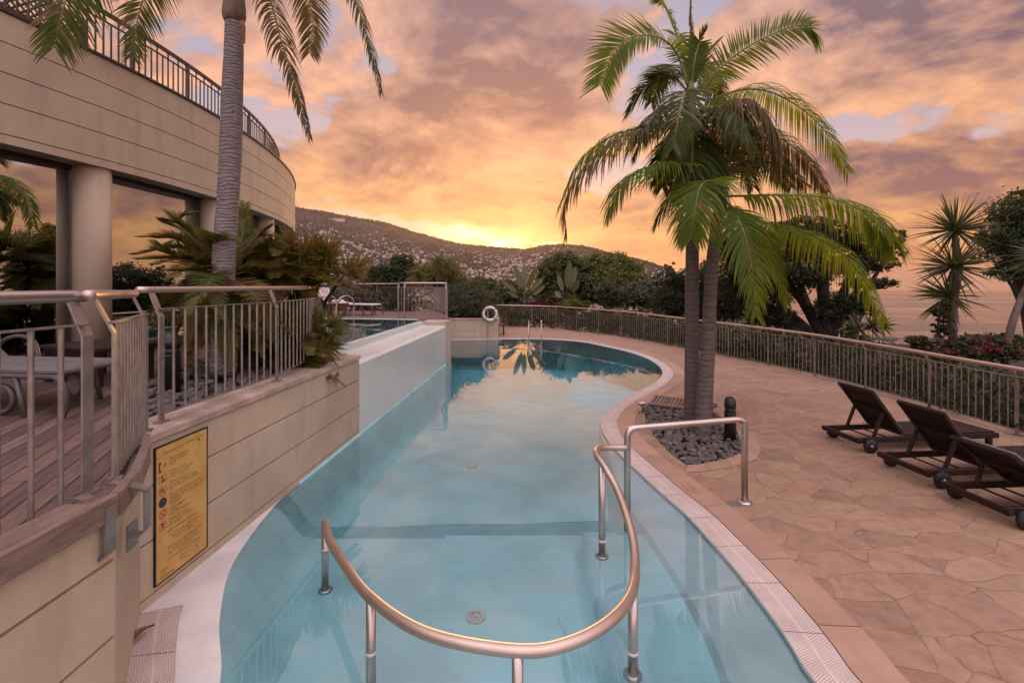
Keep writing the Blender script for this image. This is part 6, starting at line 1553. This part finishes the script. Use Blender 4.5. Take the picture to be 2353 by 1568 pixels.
# breakwaters
def mole(label, p0, p1, w):
    t = thing('breakwater', label, 'breakwater', tuple((Vector(p0) + Vector(p1)) / 2), 'harbour breakwaters'); p0 = Vector(p0); p1 = Vector(p1); d = (p1 - p0).normalized(); s = Vector((-d.y, d.x, 0))
    b = MB(); pr_ = [(-w, -4), (-w * .5, 3.5), (-w * .1, 3.5), (-w * .1, 6), (w * .1, 6), (w * .1, 2.5), (w * .6, 2.5), (w, -4)]; vs = []
    for p in (p0, p1): vs += [p + s * a + Vector((0, 0, c)) for a, c in pr_]
    b.add(vs, [(i, i + 1, 8 + i + 1, 8 + i) for i in range(7)] + [tuple(range(7, -1, -1)), tuple(range(8, 16))]); b.build('mole', M['concrete'], t)
M['concrete'] = plain('harbour_concrete', (.20, .16, .14), .9, var=.2, scale=.05, bmp=0)
mole('long dark harbour breakwater beyond the fence under the cypress boughs', G(1890, 768, SEA), G(2175, 789, SEA), 14)
mole('short dark breakwater at the right edge of the photo', G(2312, 766, SEA), G(2480, 768, SEA), 12)
# houses
def house_geo(w, d, h, rh, mi_w=0, mi_r=1):
    vs = [(-w, -d, -4), (w, -d, -4), (w, d, -4), (-w, d, -4), (-w, -d, h), (w, -d, h), (w, d, h), (-w, d, h)]
    e = .5; r = [(-w - e, -d - e, h - .15), (w + e, -d - e, h - .15), (w + e, d + e, h - .15), (-w - e, d + e, h - .15), (-w * .45, 0, h + rh), (w * .45, 0, h + rh)]
    fs = [(0, 1, 5, 4), (1, 2, 6, 5), (2, 3, 7, 6), (3, 0, 4, 7)]; fr = [(8, 9, 13, 12), (9, 10, 13), (10, 11, 12, 13), (11, 8, 12), (11, 10, 9, 8)]
    return vs + r, fs, fr
protos = []
for k, (w, d, h, rh) in enumerate([(5, 4, 5.5, 2), (6.5, 4.5, 6.5, 2.2), (4.5, 4, 4.5, 1.8), (8, 5, 9, 1.5), (6, 5, 7, .6)]):
    vs, fs, fr = house_geo(w, d, h, rh); b = MB(); b.add(vs, fs, 0); b.add(vs, fr, 1); protos.append(b)
rngh = np.random.default_rng(99)
cand = []
tries = 0
while len(cand) < 9000 and tries < 420000:
    tries += 1
    t_ = rngh.uniform(-.52, .42); Y = rngh.uniform(620, 3450) if rngh.random() < .8 else rngh.uniform(700, 1500)
    z = float(height(np.array(t_), np.array(Y))); py = YH - (z - HC) / Y * F0; px = 1176 + t_ * F0
    # the town fills the lower slopes, thinning upwards; a dark wooded spur stays empty on the left
    top = np.interp(px, [640, 740, 850, 960, 1100, 1170, 1250, 1500], [505, 522, 552, 578, 588, 578, 572, 610])
    dn = 1.0 / (1 + math.exp(-(py - top - 8) / 7.0))
    if px < 860 and py > 505 + (px - 690) * .56 + 60: dn *= .04
    if px < 720: dn *= .5
    if px < 930 and Y < 1700: dn *= .03
    dn *= float(sstep(.38, .60, vnoise(np.array(t_ * Y), np.array(Y), 130) * .6 + vnoise(np.array(t_ * Y + 900), np.array(Y), 48) * .4)) * 1.4 + .02
    if Y < 1000: dn *= .8
    if rngh.random() < dn * .55 * (Y / 3000) ** .6: cand.append((Y, t_ * Y, z))
cand.sort()
# port side of town, seen through and over the fence on the right
port = []
while len(port) < 170:
    t_ = rngh.uniform(.42, 1.1); Y = rngh.uniform(480, 1060); z = float(height(np.array(t_), np.array(Y)))
    if z > SEA + 1.5 and Y < np.interp(t_, [.4, .55, .8, 1.2], [1500, 1250, 980, 860]): port.append((Y, t_ * Y, z))
allh = sorted(cand + port); first = allh[:300]; rest = allh[300:]
pm = None; pms = []
for b in protos:
    o = b.build('house', [M['house'], M['roof']]); pms.append(o)
used = [False] * 5
for i, (Y, X, z) in enumerate(first):
    k = int(rngh.choice(5, p=[.3, .22, .24, .12, .12])); src = pms[k]
    if not used[k]: o = src; used[k] = True
    else: o = src.copy(); COL.objects.link(o)
    o.location = (X, Y, z); o.rotation_euler = (0, 0, rngh.uniform(-.5, .5) + (PI / 2 if rngh.random() < .3 else 0)); s = rngh.uniform(.5, .9); o.scale = (s, s, s)
    tag(o, 'tiny pale house with a tiled roof in the nearer town below the hill', 'house', 'nearer houses of the town')
for k in range(5):
    if not used[k]: bpy.data.objects.remove(pms[k])
b = MB()
for (Y, X, z) in rest:
    k = int(rngh.choice(5, p=[.3, .22, .24, .12, .12])); q = protos[k]; a = rngh.uniform(-.6, .6) + (PI / 2 if rngh.random() < .3 else 0); c_, s_ = math.cos(a), math.sin(a); sc = rngh.uniform(.42, .85)
    n8 = len(q.v) // 2
    vs = [(X + (x * c_ - y * s_) * sc, Y + (x * s_ + y * c_) * sc, z + zz * sc) for x, y, zz in q.v[:n8]]
    b.add(vs, q.f[:4], 0); b.add(vs, [tuple(i - n8 for i in f) for f in q.f[4:]], 1)
o = b.build('hillside_town', [M['house'], M['roof']], kind='stuff'); tag(o, 'hundreds of tiny pale houses scattered up the hillside', 'town')
# long white building high on the slope
t_ = (773 - 1176) / F0
Yl = min(np.arange(1500, 3300, 10), key=lambda y: abs(YH - (float(height(np.array(t_), np.array(float(y)))) - HC) / y * F0 - 507)); zl = float(height(np.array(t_), np.array(float(Yl))))
lb_ = thing('long_building', 'long pale institutional building high on the wooded left slope', 'building', (t_ * Yl, float(Yl), zl))
b = MB(); b.box((t_ * Yl, Yl, zl + 3), (112, 14, 22)); b.build('wall', M['house'], lb_)
b = MB(); b.box((t_ * Yl, Yl, zl + 14.6), (115, 17, 1.4)); b.build('roof', M['roof'], lb_)
# woods on the hills: clumped small crowns
V = []; Fc = []; kk = 0; icl = bmesh.new(); bmesh.ops.create_icosphere(icl, subdivisions=1, radius=1.0); icl.verts.index_update()
JV = np.array([v.co[:] for v in icl.verts]); JF = np.array([[v.index for v in f.verts] for f in icl.faces]); icl.free()
for _ in range(9000):
    t_ = rngh.uniform(-.52, .44); R = float(ridge_d(t_)); Y = R - abs(rngh.normal() * 60) if rngh.random() < .30 else rngh.uniform(600, R)
    z = float(height(np.array(t_), np.array(Y)))
    s = rngh.uniform(3.0, 7.5) * (1.15 if Y > R - 120 else 1.0); v = JV * np.array([s, s, s * rngh.uniform(.8, 1.6)]) * (1 + rngh.uniform(-.3, .3, (len(JV), 1)))
    V.append(v + np.array([t_ * Y, Y, z + s * .35])); Fc.append(JF + kk * len(JV)); kk += 1
o = np_mesh('hillside_trees', np.concatenate(V), np.concatenate(Fc), M['hill_tree'] if 'hill_tree' in M else leaf('hill_trees', (.028, .028, .014), (.05, .042, .022), (.05, .04, .01), .15, .8, .1)); o['kind'] = 'stuff'
tag(o, 'dark woods dotted over the far hills', 'woods')

# ================================================================== HAZE
hz_m, T = new_mat('evening_haze')
pv = T.n('ShaderNodeVolumePrincipled', i_Density=HAZE if 'HAZE' in globals() else 0.00005, i_Anisotropy=.68); pv.inputs['Color'].default_value = (.95, .80, .72, 1)
o_ = T.n('ShaderNodeOutputMaterial'); T.link(pv.outputs[0], o_.inputs['Volume'])
b = MB(); b.box((0, 0, (640 - 150) / 2), (60000, 60000, 790)); hz_o = b.build('haze', hz_m, kind='stuff')
